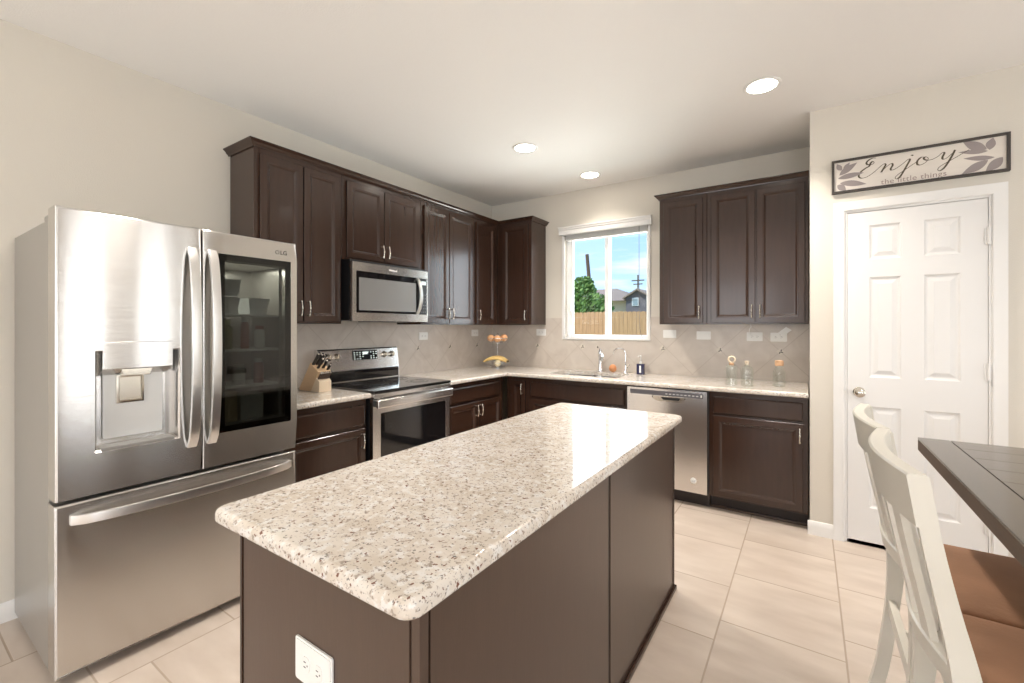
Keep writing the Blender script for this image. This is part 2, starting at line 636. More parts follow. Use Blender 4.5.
def dup(root, loc, label=None, group=None):
    r = root.copy(); C.objects.link(r); r.location = loc
    if label: r['label'] = label
    if group: r['group'] = group
    for ch in list(root.children):
        c = ch.copy(); C.objects.link(c); c.parent = r
        for g in ch.children:
            d = g.copy(); C.objects.link(d); d.parent = c
    return r
def arc(c, r, a0, a1, n, f):
    return [f(c[0] + r * math.cos(a0 + (a1 - a0) * k / n), c[1] + r * math.sin(a0 + (a1 - a0) * k / n)) for k in range(n + 1)]
def round_rect(x0, x1, y0, y1, r, n=6):
    out = []
    for cx, cy, a in ((x1 - r, y0 + r, -PI / 2), (x1 - r, y1 - r, 0), (x0 + r, y1 - r, PI / 2), (x0 + r, y0 + r, PI)):
        out += [(cx + r * math.cos(a + PI / 2 * k / n), cy + r * math.sin(a + PI / 2 * k / n)) for k in range(n + 1)]
    return out
def text_mesh(txt, size, T, u, z, depth=.0008, d=0.0, sx=1.0, align='LEFT', shear=0, bold=0, space=1.0):
    cu = bpy.data.curves.new('txt', 'FONT')
    cu.body = txt; cu.size = size; cu.extrude = depth; cu.align_x = align; cu.shear = shear; cu.offset = bold
    cu.space_character = space
    o = bpy.data.objects.new('txt', cu)
    C.objects.link(o)
    dg = bpy.context.evaluated_depsgraph_get()
    me = bpy.data.meshes.new_from_object(o.evaluated_get(dg))
    bpy.data.objects.remove(o)
    mb = MB()
    mb.bm.from_mesh(me)
    bpy.data.meshes.remove(me)
    for v in mb.bm.verts:
        v.co = Vector(T(u + v.co.x * sx, d + v.co.z, z + v.co.y))
    return mb

# ------------------------------------------------------------------ the room
H = 2.752
XR, YR = 6.5, -8.5
YP, XP = -.666, 3.068
struct('floor', MB().box(-.15, XR + .15, YR - .15, .15, -.12, 0), m_floor)
struct('ceiling', MB().box(-.15, XR + .15, YR - .15, .15, H, H + .12), m_ceil)
struct('wall_left', MB().box(-.15, 0, YR - .15, .15, 0, H), m_wall)
WX0, WX1, WZ0, WZ1 = .945, 1.815, 1.236, 2.345
struct('wall_back', MB().slab(TY(0), [0, WX0, WX1, XP + .12], [0, WZ0, WZ1, H], .15, {(1, 1): 'hole'}), m_wall)
# pantry: front wall with a door opening, and the short side wall beside the cabinets
DX0, DX1, DZ = 3.250, 3.897, 2.075
struct('wall_pantry', MB().slab(TY(YP), [XP, DX0, DX1, XR], [0, DZ, H], .12, {(1, 0): 'hole'}), m_wall)
struct('wall_pantry_side', MB().box(XP, XP + .12, YP + .12, 0, 0, H), m_wall)
struct('wall_right', MB().slab(TXn(XR), [YR, -6.35, -4.45, -2.65, -2.25, -1.8, -1.4, YP + .12], [0, .1, 2.4, H], .15,
       {(1, 1): 'hole', (3, 1): 'hole', (5, 1): 'hole'}), m_wall)
TYr = lambda u, d, z: (u, YR + d, z)
struct('wall_rear', MB().slab(TYr, [0, .55, 2.45, 3.65, 5.55, XR], [0, .45, 2.45, H], .15, {(1, 1): 'hole', (3, 1): 'hole'}), m_wall)
def plain_window(n, T, u0, u1, z0, z1):
    mb = MB()
    f = .05
    for a in ((u0, u1, z0, z0 + f), (u0, u1, z1 - f, z1), (u0, u0 + f, z0 + f, z1 - f), (u1 - f, u1, z0 + f, z1 - f), ((u0 + u1) / 2 - .015, (u0 + u1) / 2 + .015, z0 + f, z1 - f)) [:None if u1 - u0 > 1 else 4]:
        p, q = T(a[0], -.05, a[2]), T(a[1], -.09, a[3])
        mb.box(p[0], q[0], p[1], q[1], p[2], q[2])
    return struct('window_%d' % n, mb, m_vinyl)
plain_window(2, TYr, .55, 2.45, .45, 2.45)
plain_window(3, TYr, 3.65, 5.55, .45, 2.45)
plain_window(4, TXn(XR), -6.35, -4.45, .1, 2.4)
plain_window(5, TXn(XR), -2.65, -2.25, .1, 2.4)
plain_window(6, TXn(XR), -1.8, -1.4, .1, 2.4)

# baseboards
def base_prof(T, u0, u1):
    mb = MB()
    pr = [(0, 0), (.014, 0), (.014, .058), (.010, .066), (.010, .076), (.004, .086), (0, .088)]
    a = [mb.bm.verts.new(T(u0, d, z)) for d, z in pr]
    b = [mb.bm.verts.new(T(u1, d, z)) for d, z in pr]
    mb.bm.faces.new(a); mb.bm.faces.new(b[::-1])
    for i in range(len(pr)):
        j = (i + 1) % len(pr)
        mb.bm.faces.new((a[i], b[i], b[j], a[j]))
    return mb
struct('baseboard_left', base_prof(TX(0), YR, -2.83), m_white)
struct('baseboard_pantry', base_prof(TY(YP), XP - .012, 3.194), m_white)
struct('baseboard_pantry_right', base_prof(TY(YP), 3.955, XR), m_white)
struct('baseboard_rear', base_prof(TYr, 0, XR), m_white)
struct('baseboard_right', base_prof(TXn(XR), YR, YP), m_white)

# ------------------------------------------------------------------ pantry door
def casing(T, u0, u1, z1, wd, name):
    """door casing with a stepped profile, three mitred legs."""
    mb = MB()
    pr = [(0, .0), (0, .010), (.006, .014), (.016, .011), (.040, .016), (.052, .019), (wd, .019), (wd, 0)]
    def leg(P):
        rows = []
        for o, d in pr:
            rows.append([mb.bm.verts.new(T(*q)) for q in P(o, d)])
        for A, B in zip(rows, rows[1:]):
            for k in range(len(A) - 1):
                mb.bm.faces.new((A[k], A[k + 1], B[k + 1], B[k]))
    leg(lambda o, d: [(u0 - o, d, 0), (u0 - o, d, z1 + o), (u1 + o, d, z1 + o), (u1 + o, d, 0)])
    return struct(name, mb, m_white)
casing(TY(YP), DX0, DX1, DZ, .058, 'trim_1')
d1 = MB()
d1.box(DX0 - .0, DX0 + .012, YP, YP + .12, 0, DZ).box(DX1 - .012, DX1, YP, YP + .12, 0, DZ).box(DX0 + .012, DX1 - .012, YP, YP + .12, DZ - .012, DZ)
d1.box(DX0 + .012, DX0 + .024, YP + .04, YP + .055, 0, DZ - .012).box(DX1 - .024, DX1 - .012, YP + .04, YP + .055, 0, DZ - .012).box(DX0 + .012, DX1 - .012, YP + .04, YP + .055, DZ - .03, DZ - .012)
struct('trim_2', d1, m_white)
panel = [(.0, 0), (.008, -.007), (.014, -.009), (.020, -.009), (.040, -.003), (.042, -.002)]
us = [DX0 + .014, 3.372, 3.520, 3.622, 3.775, DX1 - .014]
zs = [.022, .235, .86, 1.04, 1.655, 1.765, 1.975, 2.060]
cells = {(i, j): panel for i in (1, 3) for j in (1, 3, 5)}
dr = struct('door_1', MB().slab(TY(YP + .003), us, zs, .035, cells), m_door, angle=14)
kb = MB()
kT = lambda cx, cz, y0: (lambda x, y, h: (cx + x, y0 - h, cz + y))
kb.lathe([(.0, 0), (.031, 0), (.031, .004), (.024, .009), (.012, .012), (.011, .026), (.016, .034), (.026, .042), (.029, .052), (.026, .062), (.016, .068), (0, .070)], kT(3.322, .945, YP + .003))
obj('door_knob', kb, m_nickel, dr, 'round brushed nickel knob')
for hz in (1.85, 1.10, .25):
    hb = MB()
    hb.box(3.868, 3.9, YP - .004, YP + .002, hz - .045, hz + .045, .001)
    hb.tube([(3.884, YP - .010, hz - .047), (3.884, YP - .010, hz + .047)], .0075)
    obj('hinge', hb, m_white, dr)
# dark pantry interior behind the door gap
struct('wall_pantry_inside', MB().box(XP + .12, XR, -.10, 0.15, 0, H), m_wall)

# ------------------------------------------------------------------ kitchen window
wf = MB()
T0 = TY(.055)
def wbox(mb, T, u0, u1, z0, z1, d0, d1, bev=.002):
    p, q = T(u0, d0, z0), T(u1, d1, z1)
    mb.box(p[0], q[0], p[1], q[1], p[2], q[2], bev)
F = .04
for a in ((WX0, WX1, WZ0, WZ0 + .018), (WX0, WX1, WZ1 - F, WZ1), (WX0, WX0 + .035, WZ0 + .03, WZ1 - F), (WX1 - .030, WX1, WZ0 + .03, WZ1 - F)):
    wbox(wf, T0, *a, 0, -.07)
win = struct('window_1', wf, m_vinyl)
sf = MB()
for a in ((WX0 + .035, 1.402, WZ0 + .018, WZ0 + .036), (WX0 + .035, 1.402, WZ1 - .065, WZ1 - F), (WX0 + .035, 1.012, WZ0 + .036, WZ1 - .065), (1.362, 1.402, WZ0 + .036, WZ1 - .065)):
    wbox(sf, T0, *a, -.005, -.03)
obj('sliding_sash', sf, m_vinyl, win)
sf = MB()
for a in ((1.395, WX1 - .03, WZ0 + .018, WZ0 + .036), (1.395, WX1 - .03, WZ1 - .06, WZ1 - F), (1.398, 1.412, WZ0 + .036, WZ1 - .06), (1.772, WX1 - .03, WZ0 + .036, WZ1 - .06)):
    wbox(sf, T0, *a, -.034, -.06)
obj('fixed_sash', sf, m_vinyl, win)
m_pane = glassy('window_glass', (.98, .99, .99), refl=.8)
m_pane2 = glassy('screened_window_glass', (.91, .95, .95), refl=.8)
obj('window_pane', MB().box(1.01, 1.364, .072, .076, WZ0 + .034, WZ1 - .06), m_pane, win)
obj('window_pane', MB().box(1.405, 1.775, .100, .104, WZ0 + .034, WZ1 - .06), m_pane2, win, 'greyer pane behind an insect screen')
lt = MB(); lt.box(.985, 1.003, .028, .052, 1.52, 1.60, .003)
obj('sash_lock', lt, m_vinyl, win)
# thin frame around the opening
tb = MB()
for a in ((WX0 - .028, WX1 + .022, WZ0 - .014, WZ0), (WX0 - .028, WX0, WZ0, WZ1), (WX1, WX1 + .022, WZ0, WZ1)):
    wbox(tb, TY(0), *a, 0, .012)
struct('trim_3', tb, m_white)
struct('window_sill', MB().box(WX0 + .002, WX1 - .002, 0, .053, WZ0, WZ0 + .006, .002), m_white)

# raised blind
bl = thing('window_blind', 'white slatted blind drawn all the way up under a moulded valance, over the sink window', 'blind', (1.38, 0, 2.3))
v = MB()
pr = [(.014, 2.302), (.046, 2.302), (.052, 2.318), (.052, 2.345), (.060, 2.352), (.062, 2.366), (.070, 2.372), (.070, 2.382), (.014, 2.382)]
a = [v.bm.verts.new((.900, -d, z)) for d, z in pr]; b = [v.bm.verts.new((1.858, -d, z)) for d, z in pr]
v.bm.faces.new(a); v.bm.faces.new(b)
for i in range(len(pr)):
    j = (i + 1) % len(pr); v.bm.faces.new((a[i], b[i], b[j], a[j]))
obj('valance', v, m_white, bl)
st = MB()
for k in range(16):
    st.box(.955, 1.805, -.002, .048, 2.262 + k * .0050, 2.2645 + k * .0050)
st.box(.955, 1.805, 0.002, .046, 2.246, 2.260, .003)
obj('slat_stack', st, m_white, bl)
cd = MB()
cd.tube([(1.735, -.02, 2.30), (1.735, -.02, 1.80), (1.737, -.02, 1.40), (1.742, -.018, 1.33), (1.755, -.016, 1.27), (1.765, -.016, 1.25)], .0022, 6)
obj('pull_cord', cd, mat('grey_cord', (.18, .16, .14), .7), bl, 'thin dark lift cord')

# ------------------------------------------------------------------ cabinet builders
door_prof = [(0, -.002), (.002, 0), (.040, 0), (.043, -.002), (.048, -.0025), (.058, -.0095), (.064, -.0105), (.066, -.0105)]
def door_mb(T, u0, u1, z0, z1, prof=None):
    mb = MB()
    p = prof or door_prof
    mb.rings(T, u0, u1, z0, z1, [(0, -.02)] + p)
    # back
    mb.bm.faces.new([mb.bm.verts.new(T(u, -.02, z)) for u, z in ((u0, z0), (u1, z0), (u1, z1), (u0, z1))])
    bmesh.ops.remove_doubles(mb.bm, verts=mb.bm.verts, dist=1e-5)
    return mb
drawer_prof = [(0, -.006), (.004, -.002), (.010, 0), (.014, 0)]
def pull(T, u, zc, parent, ln=.10):
    mb = MB()
    h = ln / 2
    for s_ in (-1, 1):
        zz = zc + s_ * (h - .008)
        mb.lathe([(.0065, 0), (.0065, .003), (.004, .006), (.0035, .022), (.005, .026)], lambda x, y, hh, zz=zz: T(u + x, hh, zz + y), 10)
    pts = []
    rs = []
    N = 22
    for k in range(N + 1):
        t = -1 + 2 * k / N
        pts.append(T(u, .022 + .010 * (1 - t * t), zc + t * h))
        r = .0042
        if abs(t) < .10: r = .0062
        elif abs(abs(t) - .28) < .06: r = .0035
        elif abs(abs(t) - .84) < .08: r = .0062
        elif abs(t) > .95: r = .0035
        rs.append(r)
    mb.tube(pts, rs, 10, ref=Vector(T(1, 0, 0)) - Vector(T(0, 0, 0)))
    return obj('handle', mb, m_nickel, parent, angle=60)
def carcass(mb, T, u0, u1, z0, z1, depth, fr=.03, rail=.03):
    p, q = T(u0, -.02, z0), T(u1, -depth, z1)
    mb.box(p[0], q[0], p[1], q[1], p[2], q[2], .0015, 1)
    return mb
def cabinet(label, T, u0, u1, z0, z1, depth, doors, drawers=(), toe=False, name='wall_cabinet', hollow_top=False):
    c = T((u0 + u1) / 2, -depth / 2, z0 if not toe else 0)
    t = thing(name, label, 'cabinet', c)
    mb = MB()
    if hollow_top:      # leaves room for the sink bowls
        carcass(mb, T, u0, u1, z0, .685, depth)
        for a, b, da, db in ((u0, u1, -.02, -.045), (u0, u0 + .018, -.045, -depth), (u1 - .018, u1, -.045, -depth), (u0 + .018, u1 - .018, -depth + .015, -depth)):
            p, q = T(a, da, .685), T(b, db, z1)
            mb.box(p[0], q[0], p[1], q[1], p[2], q[2])
    else:
        carcass(mb, T, u0, u1, z0, z1, depth)
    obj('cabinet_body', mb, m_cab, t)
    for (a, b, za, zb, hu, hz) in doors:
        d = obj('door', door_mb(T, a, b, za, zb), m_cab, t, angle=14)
        if hu is not None:
            pull(T, hu, hz, d)
    for (a, b, za, zb) in drawers:
        obj('drawer_front', door_mb(T, a, b, za, zb, drawer_prof), m_cab, t, angle=14)
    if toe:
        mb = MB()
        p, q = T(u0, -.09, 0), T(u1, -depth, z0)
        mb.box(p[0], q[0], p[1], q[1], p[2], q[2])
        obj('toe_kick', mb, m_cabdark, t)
    return t
ZB, ZT = 1.372, 2.434
DZ0, DZ1 = 1.385, 2.398
XU = .325
TL, TB = TX(XU), TY(-XU)
cabinet('tall dark brown upper cabinet with two doors, nearest the fridge', TL, -2.812, -2.215, ZB, ZT, XU - .010,
        [(-2.782, -2.512, DZ0, DZ1, -2.535, 1.47), (-2.504, -2.240, DZ0, DZ1, -2.480, 1.47)])
cabinet('short dark brown upper cabinet with two doors, above the microwave', TL, -2.213, -1.445, 1.833, ZT, XU - .010,
        [(-2.178, -1.850, 1.850, DZ1, -1.874, 1.925), (-1.842, -1.478, 1.850, DZ1, -1.818, 1.925)])
cabinet('tall dark brown upper cabinet with two pale-reflecting doors, right of the microwave', TL, -1.443, -.722, ZB, ZT, XU - .010,
        [(-1.412, -1.100, DZ0, DZ1, -1.124, 1.47), (-1.092, -.750, DZ0, DZ1, -1.068, 1.47)])
cabinet('dark brown upper cabinet with one narrow door at the inside corner of the left wall', TL, -.720, -.003, ZB, ZT, XU - .010,
        [(-.690, -.378, DZ0, DZ1, -.668, 1.47)])
cabinet('near-black upper cabinet with a single door on the back wall, left of the window', TB, .307, .723, ZB, ZT, XU - .010,
        [(.375, .690, DZ0, DZ1, .668, 1.47)])
cabinet('narrow single-door upper cabinet just right of the window', TB, 2.003, 2.378, ZB, ZT, XU - .010,
        [(2.040, 2.350, DZ0, DZ1, 2.326, 1.47)])
cabinet('wide two-door upper cabinet at the right end of the back wall, by the pantry', TB, 2.380, 3.062, ZB, ZT, XU - .010,
        [(2.412, 2.722, DZ0, DZ1, 2.700, 1.47), (2.734, 3.040, DZ0, DZ1, 2.757, 1.47)])

# crown mouldings: sweep of a cove profile along a path of mitred corners
def crown(path, name, label):
    pr = [(0, 0), (.006, 0), (.008, .008), (.012, .010), (.018, .016), (.022, .024), (.030, .030), (.036, .034), (.036, .040), (0, .040)]
    mb = MB()
    n = len(path)
    offs = []
    for i in range(n):
        p = Vector(path[i])
        if i == 0: e = (Vector(path[1]) - p).normalized(); nrm = Vector((e.y, -e.x))
        elif i == n - 1: e = (p - Vector(path[i - 1])).normalized(); nrm = Vector((e.y, -e.x))
        else:
            e1 = (p - Vector(path[i - 1])).normalized(); e2 = (Vector(path[i + 1]) - p).normalized()
            n1, n2 = Vector((e1.y, -e1.x)), Vector((e2.y, -e2.x))
            m_ = n1 + n2; nrm = m_ / (m_.length_squared / 2)
        offs.append(nrm)
    rows = [[mb.bm.verts.new((path[i][0] + offs[i].x * d, path[i][1] + offs[i].y * d, ZT - .004 + z)) for d, z in pr] for i in range(n)]
    for A, B in zip(rows, rows[1:]):
        for k in range(len(pr)):
            j = (k + 1) % len(pr)
            mb.bm.faces.new((A[k], B[k], B[j], A[j]))
    mb.bm.faces.new(rows[0]); mb.bm.faces.new(rows[-1])
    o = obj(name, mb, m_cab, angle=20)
    tag(o, label, 'moulding')
crown([(.001, -2.814), (XU - .019, -2.814), (XU - .019, -XU + .019), (.725, -XU + .019), (.725, -.001)], 'crown_moulding', 'dark crown moulding running over the left wall cabinets and around the corner cabinet')
crown([(2.001, -.001), (2.001, -XU + .019), (3.064, -XU + .019)], 'crown_moulding', 'dark crown moulding over the cabinets right of the window')

# base cabinets
XBf = .632
BL, BB = TX(XBf), TY(-XBf)
ZC0, ZC1 = .880, .914
cabinet('dark base cabinet with one drawer over one door, between fridge and stove', BL, -2.812, -2.243, .10, ZC0 - .002, XBf - .002,
        [(-2.790, -2.262, .115, .682, -2.292, .605)], [(-2.790, -2.262, .702, .838)], True, 'base_cabinet')
cabinet('near-black base cabinet with a false drawer over two doors, right of the stove', BL, -1.477, -.66, .10, ZC0 - .002, XBf - .002,
        [(-1.430, -1.066, .115, .690, -1.092, .615), (-1.058, -.712, .115, .690, -1.032, .615)], [(-1.430, -.712, .712, .838)], True, 'base_cabinet')
cabinet('narrow reddish dark base cabinet with one slim door, in the inside corner', BB, .634, .872, .10, ZC0 - .002, XBf - .002,
        [(.690, .848, .115, .842, .822, .768)], (), True, 'base_cabinet')
cabinet('wide dark base cabinet under the sink with a long false drawer front', BB, .874, 1.828, .10, ZC0 - .002, XBf - .002,
        [(.902, 1.352, .115, .682, 1.328, .605), (1.360, 1.806, .115, .682, 1.384, .605)], [(.902, 1.806, .702, .838)], True, 'base_cabinet', True)
cabinet('dark base cabinet with one drawer and one wide door, between dishwasher and pantry wall', BB, 2.448, 3.060, .10, ZC0 - .002, XBf - .002,
        [(2.478, 3.030, .115, .702, 3.012, .625)], [(2.478, 3.030, .718, .842)], True, 'base_cabinet')
sm = MB()
sm.box(2.448, 3.055, -.558, -.5435, 0.0, .018, .004)
tag(obj('shoe_moulding', sm, m_isl), 'thin wooden shoe moulding along the floor in front of the right base cabinet', 'moulding')

# countertops
CO = .667
lc = MB().polyslab([(.003, -2.812), (CO, -2.812), (CO, -2.243), (.003, -2.243)], [], ZC0, ZC1, .012)
tag(obj('countertop', lc, m_granite), 'short granite countertop between the fridge and the stove', 'countertop')
SX0, SX1, SY0, SY1 = 1.02, 1.70, -.52, -.13
sink_poly = round_rect(SX0, SX1, SY0, SY1, .06)
lc = MB().polyslab([(.003, -1.473), (CO, -1.473), (CO, -CO), (3.062, -CO), (3.062, -.003), (.003, -.003)], [sink_poly[::-1]], ZC0, ZC1, .012)
tag(obj('countertop', lc, m_granite), 'long L-shaped granite countertop holding the sink, from the stove round to the pantry wall', 'countertop')

# backsplash
sb = obj('tile_backsplash', MB().slab(TY(-.008), [.008, WX0 - .029, WX1 + .023, 3.066], [.914, WZ0 - .023, 1.445], .0075, {(1, 1): 'hole'}), splash_mat(0, 2.43))
tag(sb, 'beige diagonal tile backsplash on the back wall under the window', 'backsplash')
sl = obj('tile_backsplash', MB().box(.0005, .008, -2.812, -.0005, .914, 1.445), splash_mat(1, -.741))
tag(sl, 'beige diagonal tile backsplash on the left wall behind the stove', 'backsplash')
m_acc = mat('cream_glaze', (.70, .64, .55), .25)
m_accd = mat('dark_pewter', (.07, .06, .055), .3, .6)
def accent(T, u, z, parent):
    mb = MB()
    r = .030
    mb.prism([(u - r, z), (u, z - r), (u + r, z), (u, z + r)], T, 0, .003)
    o = obj('accent_inset', mb, m_acc, parent, 'small cream and pewter decorative tile')
    mb = MB()
    for k in range(4):
        a = PI / 4 + k * PI / 2 + .3
        cu, cz = u + .011 * math.cos(a), z + .011 * math.sin(a)
        ps = [(cu + .009 * math.cos(a) * math.cos(q) - .0045 * math.sin(a) * math.sin(q), cz + .009 * math.sin(a) * math.cos(q) + .0045 * math.cos(a) * math.sin(q)) for q in [2 * PI * i / 10 for i in range(10)]]
        if k != 1:
            mb.prism(ps, T, .0028, .0045)
    obj('leaf_motif', mb, m_accd, o)
for u in (.62, 1.15, 1.95, 2.43, 2.875):
    accent(TY(-.008), u, 1.152, sb)
for u in (-1.188, -.741, -.298):
    accent(TX(.008), u, 1.152, sl)

# outlets
def outlet(T, u, z, label, wd=.115, ht=.072, kind='outlet', loc=None, group=None):
    c = T(u, 0, z)
    t = thing('wall_outlet' if kind == 'outlet' else 'light_switch', label, kind, c, group)
    mb = MB()
    p = round_rect(u - wd / 2, u + wd / 2, z - ht / 2, z + ht / 2, .006, 3)
    mb.prism(p, T, 0, .004)
    mb.prism([(u + (a - u) * .94, z + (b - z) * .9) for a, b in p], T, .004, .006)
    obj('cover_plate', mb, m_plastic, t)
    if kind == 'outlet':
        for s_ in (-1, 1):
            cu = u + s_ * .0195 * wd / .115
            fc = MB().prism(round_rect(cu - .014, cu + .014, z - .0165, z + .0165, .010, 4), T, .006, .008)
            f = obj('socket', fc, m_plastic, t)
            sl_ = MB()
            for dz in (-.0055, .0055):
                sl_.prism([(cu - .006, z + dz - .001), (cu + .002, z + dz - .001), (cu + .002, z + dz + .001), (cu - .006, z + dz + .001)], T, .008, .0083)
            sl_.prism([(cu + .0075 + .002 * math.cos(q), z + .002 * math.sin(q)) for q in [2 * PI * i / 8 for i in range(8)]], T, .008, .0083)
            obj('slots', sl_, m_slot, f)
    else:
        rk = MB().prism(round_rect(u - .034, u + .034, z - .017, z + .017, .003, 3), T, .006, .0085)
        obj('rocker', rk, m_plastic, t)
    return t
outlet(TY(-.008), .665, 1.293, 'white outlet plate on the back wall under the dark corner cabinet')
outlet(TY(-.008), 2.012, 1.287, 'white switch plate just right of the window', kind='switch')
outlet(TY(-.008), 2.300, 1.276, 'white blank switch plate second to the right of the window', kind='switch')
outlet(TY(-.008), 2.692, 1.270, 'white outlet plate above the middle glass bottle')
outlet(TY(-.008), 2.862, 1.268, 'white outlet plate nearest the pantry wall, with a loose tag over it')
outlet(TX(.008), -1.115, 1.264, 'white outlet plate on the left wall right of the stove')
outlet(TX(.008), -.33, 1.285, 'white outlet plate on the left wall near the corner, beside the fruit stand')
outlet(TY(-3.593), 2.172, .612, 'large white double outlet plate on the near end of the island', wd=.135, ht=.094)

# loose tag and thin cable under the right cabinets
tg = MB()
tg.prism([(2.855, 1.300), (2.915, 1.350), (2.953, 1.325), (2.892, 1.275)], TY(-.05), 0, .006)
o = obj('plug_adapter', tg, m_plastic)
tag(o, 'tilted white plug adapter sticking out of the last outlet under the right cabinets', 'adapter')
obj('plug_prong', MB().box(2.872, 2.890, -.05, -.017, 1.284, 1.297, .002), m_slot, o)
cb = MB()
cb.tube([(2.67, -.09, 1.371), (2.675, -.085, 1.352), (2.66, -.07, 1.335), (2.655, -.03, 1.30), (2.672, -.02, 1.27)], .0025, 6)
tag(obj('power_cable', cb, m_plastic), 'thin white cable dangling from under the right cabinets to an outlet', 'cable')

# ------------------------------------------------------------------ sink, taps
m_sink = mat('sink_steel', (.62, .62, .62), .25, 1)
t = thing('sink', 'double bowl stainless sink set into the granite below the window', 'sink', (1.36, -.33, .70))
for k, (a, b) in enumerate(((SX0 - .008, 1.345), (1.355, SX1 + .008))):
    mb = MB()
    outer = round_rect(a, b, SY0 - .008, SY1 + .008, .05)
    inner = round_rect(a + .02, b - .02, SY0 + .012, SY1 - .012, .06)
    A = [mb.bm.verts.new((x, y, .879)) for x, y in outer]; B = [mb.bm.verts.new((x, y, .70)) for x, y in inner]
    n = len(A)
    for i in range(n):
        mb.bm.faces.new((A[i], A[(i + 1) % n], B[(i + 1) % n], B[i]))
    mb.bm.faces.new(B)
    obj('basin', mb, m_sink, t)
f = thing('kitchen_faucet', 'chrome single-handle kitchen faucet behind the sink', 'faucet', (1.40, -.085, .914))
mb = MB()
mb.lathe([(.030, .914), (.030, .922), (.022, .928), (.019, .96), (.018, 1.05), (.021, 1.06), (.021, 1.11), (.012, 1.125), (0, 1.128)], lambda x, y, z: (1.375 + x, -.085 + y, z))
obj('faucet_body', mb, m_chrome, f)
mb = MB()
mb.tube([(1.375, -.085, 1.075), (1.40, -.12, 1.088), (1.425, -.165, 1.085), (1.44, -.20, 1.06), (1.445, -.215, 1.03)], [.014, .014, .015, .019, .017], 12)
obj('spout', mb, m_chrome, f)
mb = MB(); mb.tube([(1.375, -.085, 1.11), (1.372, -.09, 1.14), (1.360, -.12, 1.155)], [.007, .006, .008], 8)
obj('lever', mb, m_chrome, f)
f = thing('filter_tap', 'slim arched drinking water tap right of the kitchen faucet', 'tap', (1.60, -.09, .914))
mb = MB()
mb.lathe([(.022, .914), (.022, .922), (.014, .93), (.012, .985), (.008, .99), (0, .992)], lambda x, y, z: (1.625 + x, -.08 + y, z), 16)
obj('tap_body', mb, m_chrome, f)
mb = MB()
pts = [(1.625, -.08, .98)] + [(1.625 - .0 , -.08, 1.02), (1.625, -.08, 1.08)] + [(1.57 + .055 * math.cos(a), -.08 - .02 * (a / PI), 1.10 + .05 * math.sin(a)) for a in [PI * k / 10 for k in range(11)]] + [(1.512, -.105, 1.085)]
mb.tube(pts, .0055, 10, ref=(0, 1, 0))
obj('spout', mb, m_chrome, f)
mb = MB(); mb.tube([(1.625, -.08, .965), (1.655, -.09, .972), (1.672, -.095, 1.0)], [.005, .005, .006], 8)
obj('lever', mb, m_nickel, f)
# scrubber and soap bottle
mb = MB(); mb.sphere((1.505, -.095, .955), .036, 16, 1, 1, 1.08)
m_copper = mat('copper_orange', (.68, .30, .13), .35, .2)
o = obj('dish_scrubber', mb, m_copper); tag(o, 'small round orange dish scrubber between the two sink taps', 'scrubber')
t = thing('soap_bottle', 'dark blue hand soap bottle with a white pump, right of the sink', 'bottle', (1.775, -.10, .914))
mb = MB(); mb.prism(round_rect(1.742, 1.812, -.13, -.075, .014, 4), TZ(0), .9145, 1.012, 0)
obj('bottle_body', mb, mat('blue_liquid', (.02, .02, .07), .12, coat=.5), t)
mb = MB(); mb.box(1.772, 1.788, -.1312, -.1300, .93, .995)
obj('bottle_label', mb, m_plastic, t)
mb = MB(); mb.lathe([(.013, 1.012), (.013, 1.03), (.005, 1.033), (.005, 1.075), (.008, 1.077), (.008, 1.088), (0, 1.09)], lambda x, y, z: (1.777 + x, -.102 + y, z), 12)
mb.tube([(1.777, -.102, 1.083), (1.768, -.125, 1.084), (1.764, -.14, 1.076)], .004, 8)
obj('pump', mb, m_plastic, t)

# ------------------------------------------------------------------ dishwasher
t = thing('dishwasher', 'stainless steel dishwasher built in right of the sink cabinet', 'dishwasher', (2.139, -.32, 0))
obj('tub', MB().box(1.834, 2.444, -.60, -.01, .10, .872), m_gasket, t)
dT = TY(-.642)
mb = MB().slab(dT, [1.838, 2.036, 2.290, 2.440], [.108, .795, .812, .868], .042, {(1, 1): [(.004, -.004), (.008, -.02)]})
obj('front_door', mb, m_steel2, t)
obj('control_strip', MB().box(1.862, 2.412, -.6445, -.641, .816, .852, .001), mat('grey_control_strip', (.16, .155, .17), .3), t)
bt = MB()
for k in range(9):
    bt.box(2.14 + k * .028, 2.156 + k * .028, -.6455, -.6443, .829, .835)
bt.box(2.395, 2.405, -.6455, -.6443, .824, .843)
obj('control_buttons', bt, m_plastic, t)
hb = MB()
p = [(2.045, .812), (2.280, .812), (2.278, .790), (2.262, .776), (2.235, .772), (2.095, .772), (2.062, .778), (2.048, .790)]
hb.prism(p, dT, -.003, .004, .0015)
h = obj('pocket_handle', hb, m_nickel, t)
hb = MB().prism([(2.105, .806), (2.255, .806), (2.240, .786), (2.125, .786)], dT, .0035, .0046)
obj('handle_recess', hb, m_black, h)
bd = MB()
bd.lathe([(.022, 0), (.022, .002), (.018, .0035), (0, .0035)], lambda x, y, hh: dT(2.345 + x, hh, .198 + y), 24)
bdo = obj('round_badge', bd, m_plastic, t)
obj('badge_monogram', text_mesh('GE', .022, dT, 2.345, .190, .0005, .0040, align='CENTER', shear=.3), mat('badge_ink', (.35, .35, .40), .5), bdo)
obj('toe_kick', MB().box(1.834, 2.444, -.565, -.55, 0, .10), m_cabdark, t)

